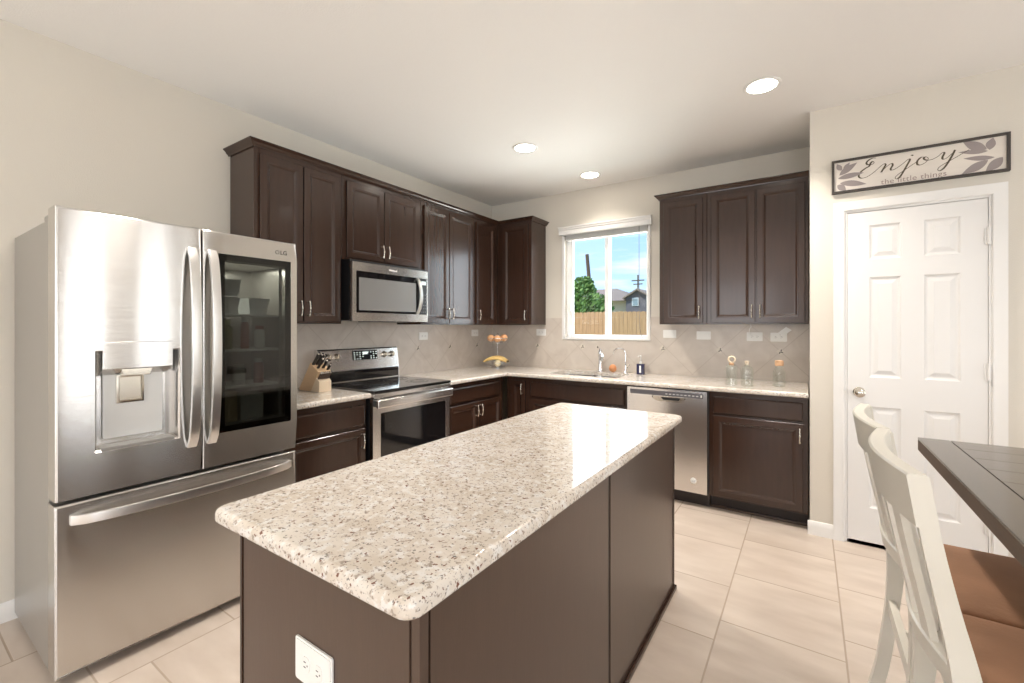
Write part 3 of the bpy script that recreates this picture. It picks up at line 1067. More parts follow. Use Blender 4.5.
# ------------------------------------------------------------------ range
RY0, RY1 = -2.238, -1.480
t = thing('stove_range', 'stainless electric range with black glass cooktop and rear control panel', 'stove', (.33, -1.86, 0))
obj('body', MB().box(.03, .64, RY0 + .004, RY1 - .004, .05, .905, .002), m_black, t)
mb = MB().box(.035, .685, RY0, RY1, .905, .925, .006)
ct = obj('cooktop', mb, m_blackglass, t)
m_burn = mat('burner_grey', (.055, .055, .06), .15)
for (bx, by, br) in ((.50, -2.05, .105), (.50, -1.67, .085), (.24, -2.05, .075), (.24, -1.67, .105)):
    mb = MB()
    for r0 in (br, br * .62):
        prof = [(r0 - .0015, .9252), (r0 - .0015, .9258), (r0 + .0015, .9258), (r0 + .0015, .9252)]
        mb.lathe(prof, lambda x, y, z: (bx + x, by + y, z), 40, cap=False)
    obj('burner_ring', mb, m_burn, ct)
# back guard
bg_ = MB()
pr = [(.010, .925), (.085, .925), (.085, .99), (.078, 1.012), (.078, 1.02), (.055, 1.168), (.045, 1.178), (.010, 1.178)]
a = [bg_.bm.verts.new((x, RY0, z)) for x, z in pr]; b = [bg_.bm.verts.new((x, RY1, z)) for x, z in pr]
bg_.bm.faces.new(a); bg_.bm.faces.new(b)
for i in range(len(pr)):
    j = (i + 1) % len(pr); bg_.bm.faces.new((a[i], b[i], b[j], a[j]))
cp = obj('control_panel', bg_, m_steel2, t)
obj('panel_base', MB().box(.078, .088, RY0 + .012, RY1 - .012, .930, 1.010, .002), m_blackglass, cp)
def tilt(u, d, z):     # sloping face of the back guard
    s_ = (z - 1.02) / .148
    return (.078 - .023 * s_ + d, u, z + d * .15)
dp = MB().prism([(-1.945, 1.085), (-1.705, 1.085), (-1.705, 1.158), (-1.945, 1.158)], tilt, -.002, .003)
dp = obj('display', dp, m_blackglass, cp)
ic = MB()
for r_ in range(4):
    for k in range(9):
        if (r_ * 9 + k) % 7 == 3 or (3 < k < 6 and r_ < 3): continue
        u_ = -1.932 + k * .0265
        z_ = 1.092 + r_ * .0165
        ic.prism([(u_, z_), (u_ + .011, z_), (u_ + .011, z_ + .005), (u_, z_ + .005)], tilt, .003, .0036)
ic.prism([(-1.845, 1.128), (-1.800, 1.128), (-1.800, 1.148), (-1.845, 1.148)], tilt, .003, .0036)
obj('display_symbols', ic, emis('display_white', (.75, .85, .8), .8), dp)
for ku in (-2.155, -2.085, -1.630, -1.550):
    mb = MB().lathe([(.026, 0), (.026, .006), (.021, .010), (.019, .028), (.016, .031), (0, .031)], lambda x, y, h, ku=ku: tilt(ku + x, h, 1.118 + y), 20)
    mb.prism([(ku - .004, 1.100), (ku + .004, 1.100), (ku + .004, 1.136), (ku - .004, 1.136)], tilt, .028, .038)
    obj('knob', mb, m_nickel, cp)
# front
obj('front_trim', MB().box(.640, .683, RY0 + .002, RY1 - .002, .872, .904, .004), m_steel2, t)
hb = MB().box(.690, .722, RY0 + .010, RY1 - .010, .808, .868, .010, 3)
obj('oven_handle', hb, m_steel2, t)
for yy in (RY0 + .03, RY1 - .03):
    obj('handle_bracket', MB().box(.655, .692, yy - .014, yy + .014, .818, .860, .003), m_black, t)
oT = TX(.672)
mb = MB().slab(oT, [RY0 + .004, RY0 + .068, RY1 - .045, RY1 - .004], [.225, .30, .770, .800, .866], .034, {(1, 1): [(.003, -.003)]})
od = obj('oven_door', mb, m_steel2, t)
obj('oven_window', MB().box(.6685, .6705, RY0 + .071, RY1 - .048, .303, .767), m_blackglass, od)
mb = MB().slab(oT, [RY0 + .004, RY1 - .004], [.065, .218], .03)
obj('storage_drawer', mb, m_steel2, t)

# ------------------------------------------------------------------ microwave
MY0, MY1, MZ0, MZ1 = -2.196, -1.457, 1.392, 1.812
t = thing('microwave_oven', 'stainless over-the-range microwave with a curved handle, above the stove', 'microwave', (.2, -1.83, MZ0))
obj('body', MB().box(.012, .372, MY0 + .003, MY1 - .003, MZ0 + .004, 1.831, .002), m_black, t)
mT = TX(.405)
mb = MB().slab(mT, [MY0, MY0 + .032, MY1 - .012, MY1], [MZ0, MZ0 + .060, MZ1 - .062, MZ1], .032, {(1, 1): [(.002, -.004)]})
fr_ = obj('front_frame', mb, m_steel2, t)
obj('door_glass', MB().box(.4015, .4045, MY0 + .035, -1.560, MZ0 + .062, MZ1 - .064), m_blackglass, fr_)
obj('control_panel', MB().box(.4015, .4045, -1.558, MY1 - .014, MZ0 + .062, MZ1 - .064), m_black, fr_)
mb = MB(); mb.rings(mT, MY0 + .055, -1.590, MZ0 + .075, MZ1 - .108, [(0, -.0005), (0, .001), (.012, .001), (.012, -.0005)], cap=False)
m_mesh = mat('microwave_reflection_grey', (.42, .42, .41), .2, .6)  # window screen, its grey lightened to stand for the pane's reflection
mb = MB().prism([(MY0 + .055, MZ0 + .078), (-1.590, MZ0 + .078), (-1.590, MZ1 - .108), (MY0 + .055, MZ1 - .108)], mT, -.0006, .0006)
obj('window_screen', mb, m_mesh, fr_)
mb = MB()
mb.tube([(.405 + .012 + .042 * math.sin(PI * k / 14), -1.572, MZ0 + .068 + (MZ1 - MZ0 - .136) * k / 14) for k in range(15)], .0, flat=None) if 0 else None
pts = [(.403 + .048 * math.sin(PI * k / 14) ** .7, -1.575, MZ0 + .066 + (MZ1 - MZ0 - .132) * k / 14) for k in range(15)]
mb = MB().tube(pts, 1, flat=(.026, .014), ref=(0, 1, 0))
obj('handle', mb, m_handle, t)
bt = MB()
for r_ in range(6):
    for k in range(3):
        bt.box(.4045, .4050, -1.532 + k * .022, -1.526 + k * .022, MZ0 + .08 + r_ * .028, MZ0 + .083 + r_ * .028)
obj('buttons', bt, m_plastic, fr_)
obj('keypad_display', MB().box(.4045, .4052, -1.530, -1.478, MZ1 - .115, MZ1 - .085), emis('clock_display', (.5, .6, .6), .5), fr_)
obj('brand_plate', text_mesh('Whirlpool', .019, mT, -1.83, MZ1 - .036, .0005, .0006, align='CENTER', bold=.0004), m_white, fr_)
obj('vent_grille', MB().box(.14, .36, -1.95, -1.60, MZ0 - .004, MZ0 + .006), m_black, t)

# ------------------------------------------------------------------ refrigerator
FY0, FY1, FG = -3.735, -2.818, -3.262
FXc, FXd, FXf = .655, .664, .760
t = thing('refrigerator', 'large stainless French-door refrigerator with water dispenser and dark glass panel, against the left wall', 'refrigerator', (.4, (FY0 + FY1) / 2, 0))
CY0, CY1, CZ0, CZ1 = -3.185, -2.850, .865, 1.670
mb = MB().slab(TX(FXc), [FY0 + .004, CY0, CY1, FY1 - .004], [.035, CZ0, CZ1, 1.757], FXc - .02, {(1, 1): [(.0, -.30)]})
obj('cabinet_case', mb, m_graysteel, t)
obj('base_grille', MB().box(.10, .64, FY0 + .03, FY1 - .03, 0.0, .035), m_black, t)
def fdoor_mesh(y0, y1, z0, z1, cells, us, zs):
    mb = MB().slab(TX(FXf), us, zs, FXf - FXd, cells)
    return mb
R_ = .012
def rounded_side(y0, y1, z0, z1):
    pass
# left door with dispenser recess
DY0, DY1, DZa, DZb = -3.624, -3.343, .858, 1.256
mb = MB().slab(TX(FXf), [FY0, DY0, DY1, FG - .004], [.700, DZa, DZb, 1.797], FXf - FXd, {(1, 1): [(0, -.004), (.006, -.010), (.012, -.085)]})
bmesh.ops.bevel(mb.bm, geom=[e for e in mb.bm.edges if all(abs(v.co.x - FXf) < 1e-5 for v in e.verts) and (all(abs(v.co.y - FY0) < 1e-5 for v in e.verts) or all(abs(v.co.y - FG + .004) < 1e-5 for v in e.verts) or all(abs(v.co.z - 1.797) < 1e-5 for v in e.verts))], offset=.009, segments=3, profile=.5, affect='EDGES')
ld = obj('left_door', mb, m_steel, t)
dsp = thing('tmp', '', '', (0, 0, 0)); bpy.data.objects.remove(dsp)
dispenser = obj('dispenser_back', MB().box(.677, .690, -3.585, -3.385, DZa + .035, DZb - .02, .004), mat('light_grey_plastic', (.80, .80, .78), .3, .2), ld)
mb = MB()
# control housing: stainless face, sloping underside
pr = [(.682, 1.150), (.735, 1.165), (.764, 1.182), (.764, 1.286), (.758, 1.290), (.682, 1.290)]
a = [mb.bm.verts.new((x, -3.603, z)) for x, z in pr]; b = [mb.bm.verts.new((x, -3.373, z)) for x, z in pr]
mb.bm.faces.new(a); mb.bm.faces.new(b)
for i in range(len(pr)):
    j = (i + 1) % len(pr); mb.bm.faces.new((a[i], b[i], b[j], a[j]))
obj('dispenser_control', mb, m_steel, ld)
mb = MB()
mb.prism([(-3.545, 1.178), (-3.440, 1.178), (-3.450, 1.150), (-3.535, 1.150)], TX(.700), 0, .058, .002)
obj('dispenser_nozzle', mb, m_nickel, ld)
mb = MB()
mb.rings(TX(.6905), -3.545, -3.455, 1.035, 1.150, [(0, 0), (0, .012), (.006, .014), (.010, .008)])
obj('dispenser_paddle', mb, m_nickel, ld)
obj('drip_tray', MB().box(.690, .756, DY0 + .02, DY1 - .02, DZa + .002, DZa + .014, .002), m_graysteel, ld)
# right door with knock-through glass
mb = MB().slab(TX(FXf), [FG + .004, -3.192, -2.842, FY1], [.700, .848, 1.696, 1.797], FXf - FXd, {(1, 1): 'hole'})
bmesh.ops.bevel(mb.bm, geom=[e for e in mb.bm.edges if all(abs(v.co.x - FXf) < 1e-5 for v in e.verts) and (all(abs(v.co.y - FY1) < 1e-5 for v in e.verts) or all(abs(v.co.y - FG - .004) < 1e-5 for v in e.verts) or all(abs(v.co.z - 1.797) < 1e-5 for v in e.verts))], offset=.009, segments=3, profile=.5, affect='EDGES')
rd = obj('right_door', mb, m_steel, t)
m_fglass = glassy('smoked_glass', (.40, .41, .39), refl=.9, ior=1.6)
obj('glass_panel', MB().box(.7575, .7600, -3.191, -2.843, .849, 1.695), m_fglass, rd)
mb = MB(); mb.rings(TX(.756), -3.191, -2.843, .849, 1.695, [(0, 0), (.028, 0), (.028, -.002), (0, -.002)], cap=False)
obj('glass_border', mb, m_black, rd)
obj('brand_mark', text_mesh('LG', .030, TX(FXf), -2.900, 1.728, .0006, .0006), m_black, rd)
mb = MB().lathe([(.010, 0), (.010, .0008), (.0085, .0008), (.0085, 0)], lambda x, y, h: (FXf + .0004 + h, -2.915 + x, 1.738 + y), 20, cap=False)
obj('brand_ring', mb, m_black, rd)
# freezer drawer
mb = MB().slab(TX(FXf), [FY0, FY1], [.045, .683], FXf - FXd)
bmesh.ops.bevel(mb.bm, geom=[e for e in mb.bm.edges if all(abs(v.co.x - FXf) < 1e-5 for v in e.verts)], offset=.009, segments=3, profile=.5, affect='EDGES')
fz = obj('freezer_drawer', mb, m_steel, t)
obj('door_gasket', MB().box(.654, .666, FY0 + .01, FY1 - .01, .06, 1.78), m_gasket, t) if 0 else None
def fhandle(y, z0, z1, parent):
    n = 24
    pts = []
    for k in range(n + 1):
        s_ = k / n
        pts.append((FXf + .004 + .058 * min(1, math.sin(PI * s_) ** .45), y, z0 + (z1 - z0) * s_))
    mb = MB().tube(pts, 1, flat=(.036, .016), ref=(0, 1, 0))
    return obj('handle', mb, m_handle, parent, angle=50)
fhandle(FG - .040, .815, 1.700, ld)
hh = fhandle(FG + .040, .815, 1.700, rd)
obj('handle_badge', MB().box(.8262, .8275, FG + .028, FG + .052, 1.195, 1.25), m_nickel, hh) if 0 else None
n = 24
pts = [(FXf + .004 + .058 * min(1, math.sin(PI * k / n) ** .45), FY0 + .045 + (FY1 - FY0 - .075) * k / n, .622) for k in range(n + 1)]
obj('handle', MB().tube(pts, 1, flat=(.036, .016), ref=(0, 0, 1)), m_handle, fz, angle=50)
# hinge covers
for yy in (FY0 + .04, FY1 - .04):
    obj('hinge_cover', MB().box(.57, .70, yy - .035, yy + .03, 1.757, 1.782, .006), m_graysteel, t)
# vertical edge strip between doors and case
obj('door_seal', MB().box(FXc, FXd, FY0 + .012, FG - .01, .71, 1.75), m_gasket, t)
obj('door_seal', MB().box(FXc, FXd, FY0 + .012, FY1 - .012, .06, .675), m_gasket, t)

# fridge contents behind the dark glass
light('fridge_lamp', 'AREA', (.56, -3.017, 1.66), 3.6, (1, .97, .9), to=(.56, -3.017, .9), shape='RECTANGLE', size=.18, size_y=.28)
m_clear = mat('frosted_plastic', (.75, .77, .76), .25)
m_liner = mat('fridge_shelf_plastic', (.80, .80, .80), .3)
for z, lab in ((1.415, 'upper'), (1.235, 'middle'), (1.05, 'lower')):
    mb = MB().box(.40, .655, CY0 + .002, CY1 - .002, z - .012, z, .002)
    o = obj('fridge_shelf', mb, m_liner)
    tag(o, lab + ' pale shelf seen through the dark fridge glass', 'shelf')
def tub(y0, y1, z0, z1, label):
    mb = MB()
    R = mb.rings(lambda u, d, z: (.50 + z, u, d), y0, y1, 0, .14, [(0.012, z0), (0, z1), (.004, z1), (.014, z0 + .006)])
    mb.bm.faces.new([mb.bm.verts.new((.50 + zz, u, z0)) for u, zz in ((y0 + .012, .012), (y1 - .012, .012), (y1 - .012, .128), (y0 + .012, .128))])
    o = obj('plastic_tub', mb, m_clear); tag(o, label, 'tub')
tub(-3.150, -3.040, 1.416, 1.500, 'frosted plastic tub, lower of the stack on the top fridge shelf')
tub(-3.155, -3.035, 1.505, 1.590, 'frosted plastic tub on top of another tub inside the fridge')
tub(-3.000, -2.890, 1.416, 1.500, 'single frosted tub on the right of the top fridge shelf')
def jar(y, z, r, h, m, ml, label, name='jar'):
    tt = thing(name, label, 'jar', (.60, y, z))
    mb = MB().lathe([(r * .9, z), (r, z + .006), (r, z + h * .72), (r * .72, z + h * .82), (r * .72, z + h * .84)], lambda a, b_, c: (.60 + a, y + b_, c), 18)
    obj('jar_body', mb, m, tt)
    mb = MB().lathe([(r * .78, z + h * .84), (r * .78, z + h), (0, z + h)], lambda a, b_, c: (.60 + a, y + b_, c), 18)
    obj('lid', mb, ml, tt)
m_green = mat('green_lid', (.30, .36, .10), .4)
m_red = mat('red_sauce', (.35, .05, .03), .3)
m_olive = mat('olive_pickles', (.22, .24, .08), .3)
jar(-3.105, 1.236, .042, .150, m_olive, m_green, 'large green-lidded pickle jar on the middle fridge shelf')
jar(-3.000, 1.236, .020, .165, m_red, m_plastic, 'slim red sauce bottle with a white cap inside the fridge', 'sauce_bottle')
jar(-2.925, 1.236, .026, .12, m_clear, m_red, 'small clear jar with a red lid inside the fridge')
jar(-3.120, 1.051, .026, .13, m_red, m_red, 'red jam jar on the lower fridge shelf, left')
jar(-3.030, 1.051, .030, .105, m_clear, m_plastic, 'white yogurt jar in the middle of the lower fridge shelf')
jar(-2.930, 1.051, .024, .13, m_red, m_clear, 'red jar with pale lid on the lower fridge shelf, right')
for (y0, y1, z1, c, lab) in ((-3.145, -3.045, 1.02, (.62, .50, .33), 'tan food carton at the bottom left inside the fridge'), (-3.030, -2.915, .995, (.70, .70, .68), 'white food carton at the bottom right inside the fridge')):
    mb = MB().box(.52, .62, y0, y1, .866, z1, .002)
    o = obj('food_carton', mb, mat('carton_' + lab[:3], c, .5, var=.1, vscale=40)); tag(o, lab, 'carton')

# ------------------------------------------------------------------ island
IX0, IX1, IY0, IY1 = 1.846, 2.478, -3.587, -1.800
t = thing('kitchen_island', 'long dark brown kitchen island cabinet in the middle of the kitchen', 'island', ((IX0 + IX1) / 2, (IY0 + IY1) / 2, 0))
ZI0, ZI1 = .860, .895
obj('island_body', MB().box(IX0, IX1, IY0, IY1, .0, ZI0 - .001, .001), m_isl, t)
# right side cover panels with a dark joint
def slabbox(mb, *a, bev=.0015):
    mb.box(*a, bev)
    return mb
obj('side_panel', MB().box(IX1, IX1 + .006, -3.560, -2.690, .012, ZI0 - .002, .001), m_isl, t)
obj('side_panel', MB().box(IX1, IX1 + .006, -2.672, IY1 - .012, .012, ZI0 - .002, .001), m_isl, t)
obj('panel_joint', MB().box(IX1, IX1 + .003, -2.690, -2.672, .012, ZI0 - .002), m_cabdark, t)
obj('corner_strip', MB().box(IX1 - .012, IX1 + .010, IY0 - .004, IY0 + .018, .0, ZI0 - .002, .002), m_isl, t)
obj('corner_strip', MB().box(IX1 - .012, IX1 + .010, IY1 - .012, IY1 + .006, .0, ZI0 - .002, .002), m_cab, t)
obj('end_panel', MB().box(IX0 + .012, IX1 - .016, IY0 - .005, IY0, .012, ZI0 - .002, .001), m_isl, t)
obj('corner_strip', MB().box(IX0 - .002, IX0 + .009, IY0 - .008, IY0 + .01, .0, ZI0 - .002, .002), m_cab, t)
mb = MB()
mb.box(IX1 + .006, IX1 + .020, IY0 - .004, IY1 + .014, 0, .022, .005)
mb.box(IX0, IX1 + .020, IY1 + .002, IY1 + .016, 0, .022, .005)
obj('base_moulding', mb, m_cab, t)
iT = TXn(IX0 - .021)
for k in range(4):
    a = IY0 + .02 + k * .442
    d_ = obj('door', door_mb(iT, a, a + .43, .115, .682), m_cab, t, angle=14)
    pull(iT, a + (.40 if k % 2 == 0 else .03), .605, d_)
    obj('drawer_front', door_mb(iT, a, a + .43, .702, .838, drawer_prof), m_cab, t, angle=14)
tp = MB().polyslab(round_rect(1.810, 2.524, -3.650, -1.762, .035, 6), [], ZI0, ZI1, .014, 6, .010)
tag(obj('island_countertop', tp, m_granite), 'speckled cream granite slab on top of the kitchen island', 'countertop')

# ------------------------------------------------------------------ ceiling lights
m_lamp = emis('lamp_glow', (1, .93, .82), 14)
def can(x, y, label, e=14):
    t = thing('ceiling_light', label, 'ceiling light', (x, y, H), 'recessed ceiling lights')
    mb = MB().lathe([(.078, H - .001), (.098, H - .001), (.098, H - .005), (.092, H - .008), (.078, H - .005)], lambda a, b_, c: (x + a, y + b_, c), 36, cap=False)
    obj('trim_ring', mb, m_white, t)
    mb = MB().lathe([(0, H - .004), (.078, H - .004), (.078, H - .0015), (0, H - .0015)], lambda a, b_, c: (x + a, y + b_, c), 36)
    obj('lens', mb, m_lamp, t)
    light('downlight', 'AREA', (x, y, H - .02), e, (1, .925, .84), to=(x, y, 0), shape='DISK', size=.15, spread=math.radians(115))
can(1.218, -1.217, 'round recessed ceiling light over the stove side of the kitchen')
can(1.389, -.364, 'smallest recessed ceiling light, just in front of the sink window', 3)
can(2.836, -1.204, 'largest recessed ceiling light, at the right in front of the pantry')
for x, y in ((1.5, -5.3), (4.6, -5.3), (1.5, -7.2), (4.6, -7.2)):  # unseen downlights, these and those below, added for even light
    can(x, y, 'recessed ceiling light added out of view in the living area facing the kitchen', 8)
can(4.6, -2.4, 'recessed ceiling light added out of view over the dining table', 8)
can(1.2, -3.3, 'recessed ceiling light added out of view over the floor between fridge and island', 8)

# ------------------------------------------------------------------ sign
t = thing('wall_sign', 'long framed wooden sign reading Enjoy the little things, above the pantry door', 'sign', (3.573, YP, 2.19))
sx0, sx1, sz0, sz1 = 3.184, 3.962, 2.190, 2.398
sT = TY(YP)
def sign_board_mat():
    m = mat('whitewashed_board', (.72, .66, .59), .6, var=.12, vscale=3, stretch=(1, 1, 9))
    return m
obj('board', MB().box(sx0 + .008, sx1 - .008, YP - .014, YP - .001, sz0 + .008, sz1 - .008), sign_board_mat(), t)
mb = MB(); mb.rings(sT, sx0, sx1, sz0, sz1, [(0, .001), (0, .028), (.013, .028), (.013, .013), (.006, .001)], cap=False)
obj('frame', mb, mat('dark_sign_frame', (.045, .035, .028), .5), t)
LF = 0
def leaf(mb, x, z, ang, L_, W_, d0=.014, d1=.0146):
    n = 10
    pts = []
    for k in range(n + 1):
        s_ = k / n
        pts.append((s_ * L_, W_ * math.sin(PI * s_ ** .85)))
    for k in range(n - 1, 0, -1):
        s_ = k / n
        pts.append((s_ * L_, -W_ * .8 * math.sin(PI * s_ ** .85)))
    c_, s2 = math.cos(ang), math.sin(ang)
    global LF
    LF += .00008
    mb.prism([(x + a * c_ - b_ * s2, z + a * s2 + b_ * c_) for a, b_ in pts], sT, d0, d1 + LF)
lv = MB()
m_leafp = mat('taupe_leaf', (.30, .255, .245), .6)
for (x, z, a, L_, W_) in ((3.875, 2.325, 2.55, .115, .026), (3.885, 2.320, 1.35, .065, .022), (3.880, 2.315, 3.00, .120, .014),
                          (3.905, 2.275, 3.0, .125, .015), (3.880, 2.265, 3.65, .12, .024), (3.935, 2.270, 3.95, .095, .026)):
    leaf(lv, x, z, a, L_, W_)
obj('leaf_pattern', lv, m_leafp, t)
lv = MB()
for (x, z, a, L_, W_) in ((3.222, 2.305, .62, .11, .020), (3.215, 2.285, .12, .130, .018), (3.225, 2.255, -.20, .135, .020),
                          (3.212, 2.245, -.75, .06, .020), (3.235, 2.335, 2.1, .05, .016), (3.245, 2.33, 1.0, .055, .014)):
    leaf(lv, x, z, a, L_, W_)
obj('leaf_pattern', lv, m_leafp, t)
# script lettering: a ribbon with pen-like width
def ribbon(mb, pts, wmax=.0095, wmin=.0030):
    P = [Vector((a, b_)) for a, b_ in pts]
    # Catmull-Rom
    Q = []
    for i in range(len(P) - 1):
        p0, p1, p2, p3 = P[max(i - 1, 0)], P[i], P[i + 1], P[min(i + 2, len(P) - 1)]
        for k in range(6):
            s_ = k / 6
            Q.append(.5 * ((2 * p1) + (p2 - p0) * s_ + (2 * p0 - 5 * p1 + 4 * p2 - p3) * s_ ** 2 + (-p0 + 3 * p1 - 3 * p2 + p3) * s_ ** 3))
    Q.append(P[-1])
    L_, R2 = [], []
    for i, q in enumerate(Q):
        tng = (Q[min(i + 1, len(Q) - 1)] - Q[max(i - 1, 0)])
        if tng.length < 1e-9: tng = Vector((1, 0))
        tng.normalize()
        dn = max(0, -tng.y)
        w_ = (wmin + (wmax - wmin) * dn ** .8) / 2
        nr = Vector((-tng.y, tng.x))
        L_.append(q + nr * w_); R2.append(q - nr * w_)
    for i in range(len(Q) - 1):
        mb.prism([tuple(L_[i]), tuple(L_[i + 1]), tuple(R2[i + 1]), tuple(R2[i])], sT, .0146, .0152)
X0, Z0, K = 3.305, 2.268, .001
def sc(pts): return [(X0 + a * K, Z0 + b_ * K) for a, b_ in pts]
rb = MB()
# E
ribbon(rb, sc([(96, 108), (84, 112), (66, 106), (52, 92), (56, 78), (76, 74), (88, 82), (82, 92), (72, 84), (64, 66), (46, 56), (22, 36), (14, 14), (26, 0), (52, 2), (84, 22), (112, 48), (122, 58)]))
# n
ribbon(rb, sc([(122, 58), (136, 66), (142, 58), (132, 38), (122, 18), (134, 34), (158, 56), (172, 60), (174, 48), (166, 32), (168, 22), (184, 24), (206, 38), (226, 54)]))
# j
ribbon(rb, sc([(226, 54), (244, 70), (252, 66), (238, 34), (222, 0), (206, -28), (192, -36), (186, -26), (200, -10), (228, 10), (262, 34), (286, 50)]))
ribbon(rb, sc([(256, 88), (262, 92), (266, 86)]), .006, .004)
# o
ribbon(rb, sc([(318, 66), (302, 70), (286, 54), (284, 34), (298, 26), (320, 36), (332, 56), (322, 68), (312, 60), (326, 48), (350, 48), (374, 60)]))
# y
ribbon(rb, sc([(374, 60), (390, 76), (400, 74), (392, 52), (394, 40), (408, 42), (430, 62), (444, 78)]))
ribbon(rb, sc([(444, 82), (432, 52), (416, 18), (398, -12), (380, -24), (372, -14), (384, 2), (414, 20), (446, 38), (480, 58), (500, 70)]))
obj('script_lettering', rb, mat('olive_lettering', (.085, .065, .035), .6), t)
obj('small_lettering', text_mesh('the little things', .043, sT, 3.425, 2.212, .0003, .0148, sx=1.05, space=1.05), mat('taupe_lettering', (.36, .27, .24), .6), t)
tag(t, 'long framed wooden sign reading Enjoy the little things, above the pantry door', 'sign')

# ------------------------------------------------------------------ knife block and knives
m_maple = mat('maple_wood', (.66, .46, .28), .45, var=.12, vscale=5, stretch=(2, 2, 10))
kb = thing('knife_block', 'light wood knife block full of knives on the counter between fridge and stove', 'knife block', (.25, -2.40, .914))
KY0, KY1 = -2.430, -2.335
mb = MB().prism([(.130, .9145), (.275, .9145), (.365, 1.050), (.270, 1.108)], lambda u, d, z: (u, d, z), KY0, KY1, .003)
obj('slanted_block', mb, m_maple, kb)
mb = MB().prism([(.255, .9145), (.370, .9145), (.370, .985), (.335, 1.010), (.255, .95)], lambda u, d, z: (u, d, z), KY0 + .002, KY1 - .002, .002)
obj('steak_knife_block', mb, mat('pale_maple', (.74, .60, .44), .45, var=.06, stretch=(2, 2, 10)), kb)
def knife(p, dirv, ln, w_, label, name='kitchen_knife', steak=False):
    d_ = Vector(dirv).normalized()
    tt = thing(name, label, 'knife', p)
    P = Vector(p)
    mb = MB().tube([P, P + d_ * ln * .5, P + d_ * ln], [1, .9, 1.05], flat=(w_, w_ * .72), ref=(0, 1, 0))
    obj('knife_handle', mb, m_brownh if steak else m_black, tt)
    mb = MB().tube([P + d_ * ln, P + d_ * (ln + .012)], [w_ * .50, w_ * .46], 10)
    obj('end_cap', mb, m_chrome, tt)
m_brownh = mat('dark_brown_handle', (.05, .028, .02), .4)
dd = (.68, 0, .78)
spots = [(.288, -2.418, 1.096, .095, .018), (.290, -2.392, 1.095, .090, .018), (.292, -2.366, 1.094, .080, .017), (.326, -2.408, 1.073, .085, .016), (.328, -2.372, 1.072, .068, .016), (.348, -2.352, 1.060, .045, .014)]
nm = ['large black-handled knife at the back left of the knife block', 'second large black-handled knife at the back of the knife block', 'third black-handled knife at the back right of the knife block',
      'mid-size black-handled knife in the middle row of the knife block', 'shorter black-handled knife on the right of the middle row', 'smallest black-handled paring knife at the front right of the slanted block']
for (x, y, z, ln, w_), lab in zip(spots, nm):
    knife((x, y, z), dd, ln, w_, lab)
for k in range(6):
    y = -2.418 + k * .0138
    tt = knife((.346, y, 1.000), (.62, .0, .78), .052, .011, 'steak knife in the low front row of the knife block', 'steak_knife', True)
for o in bpy.data.objects:
    if o.name.startswith('steak_knife') and o.type == 'EMPTY':
        o['group'] = 'steak knives in the front row'

# ------------------------------------------------------------------ fruit stand
FX, FYc = .300, -.300
t = thing('fruit_stand', 'two-tier silver wire fruit stand in the counter corner', 'fruit stand', (FX, FYc, .914))
def ring(mb, cx, cy, cz, R, r, n=28):
    mbp = [(cx + R * math.cos(2 * PI * k / n), cy + R * math.sin(2 * PI * k / n), cz) for k in range(n + 1)]
    mb.tube(mbp, r, 6)
def basket(mb, cz, R, h):
    ring(mb, FX, FYc, cz + h, R, .003); ring(mb, FX, FYc, cz, R * .45, .0025)
    for k in range(14):
        a = 2 * PI * k / 14
        mb.tube([(FX + R * .45 * math.cos(a), FYc + R * .45 * math.sin(a), cz), (FX + R * .85 * math.cos(a), FYc + R * .85 * math.sin(a), cz + h * .35), (FX + R * math.cos(a), FYc + R * math.sin(a), cz + h)], .0015, 5)
m_wire = mat('bright_wire', (.80, .80, .80), .2, 1)
mb = MB(); basket(mb, .920, .135, .055); obj('lower_basket', mb, m_wire, t)
mb = MB(); basket(mb, 1.180, .105, .05); obj('upper_basket', mb, m_wire, t)
mb = MB(); mb.tube([(FX - .02, FYc + .02, .916), (FX - .02, FYc + .02, 1.18), (FX - .02, FYc + .02, 1.24)], .0025, 8); ring(mb, FX - .02, FYc + .02, .917, .06, .003)
mb.tube([(FX - .02 + .02 * math.sin(a), FYc + .02, 1.26 - .02 * math.cos(a)) for a in [2 * PI * k / 12 for k in range(13)]], .003, 6, ref=(0, 1, 0))
obj('stand_pole', mb, m_wire, t)
m_peach = mat('orange_peel', (.84, .45, .22), .4, bump=.2, bscale=300, var=.2, vscale=12)
for (x, y, z, lab) in ((FX - .060, FYc - .045, 1.232, 'left orange in the upper tier of the fruit stand'), (FX + .052, FYc + .038, 1.236, 'right orange in the upper tier of the fruit stand'), (FX + .030, FYc - .052, 1.225, 'middle orange at the front of the upper fruit tier')):
    tt = thing('orange', lab, 'orange', (x, y, z))
    mb = MB().sphere((x, y, z), .040, 20, 1, 1, .95)
    obj('fruit_body', mb, m_peach, tt)
    obj('stem_end', MB().sphere((x, y, z + .038), .004, 8, 1, 1, .5), m_green, tt)
m_ban = mat('banana_peel', (.80, .56, .20), .45, var=.2, vscale=30)
tt = thing('banana_bunch', 'bunch of ripe bananas arching over the lower tier of the fruit stand', 'bananas', (FX, FYc, .96))
for k in range(3):
    off = k * .024
    pts = [(FX - .115 + .22 * s_, FYc - .105 + off + .12 * s_, .958 + .062 * math.sin(PI * (.12 + .80 * s_)) + k * .004) for s_ in [i / 12 for i in range(13)]]
    mb = MB().tube(pts, [.006, .010, .014, .0165, .018, .018, .018, .018, .0175, .016, .012, .007, .005], 8)
    obj('banana', mb, m_ban, tt, angle=50)
obj('stem', MB().tube([(FX + .098, FYc + .02, .982), (FX + .118, FYc + .035, .990)], [.010, .012], 8), mat('banana_stem', (.10, .07, .03), .6), tt)
tt = thing('pale_melon', 'small pale yellow round fruit in front in the lower fruit tier', 'fruit', (FX + .035, FYc - .055, .968))
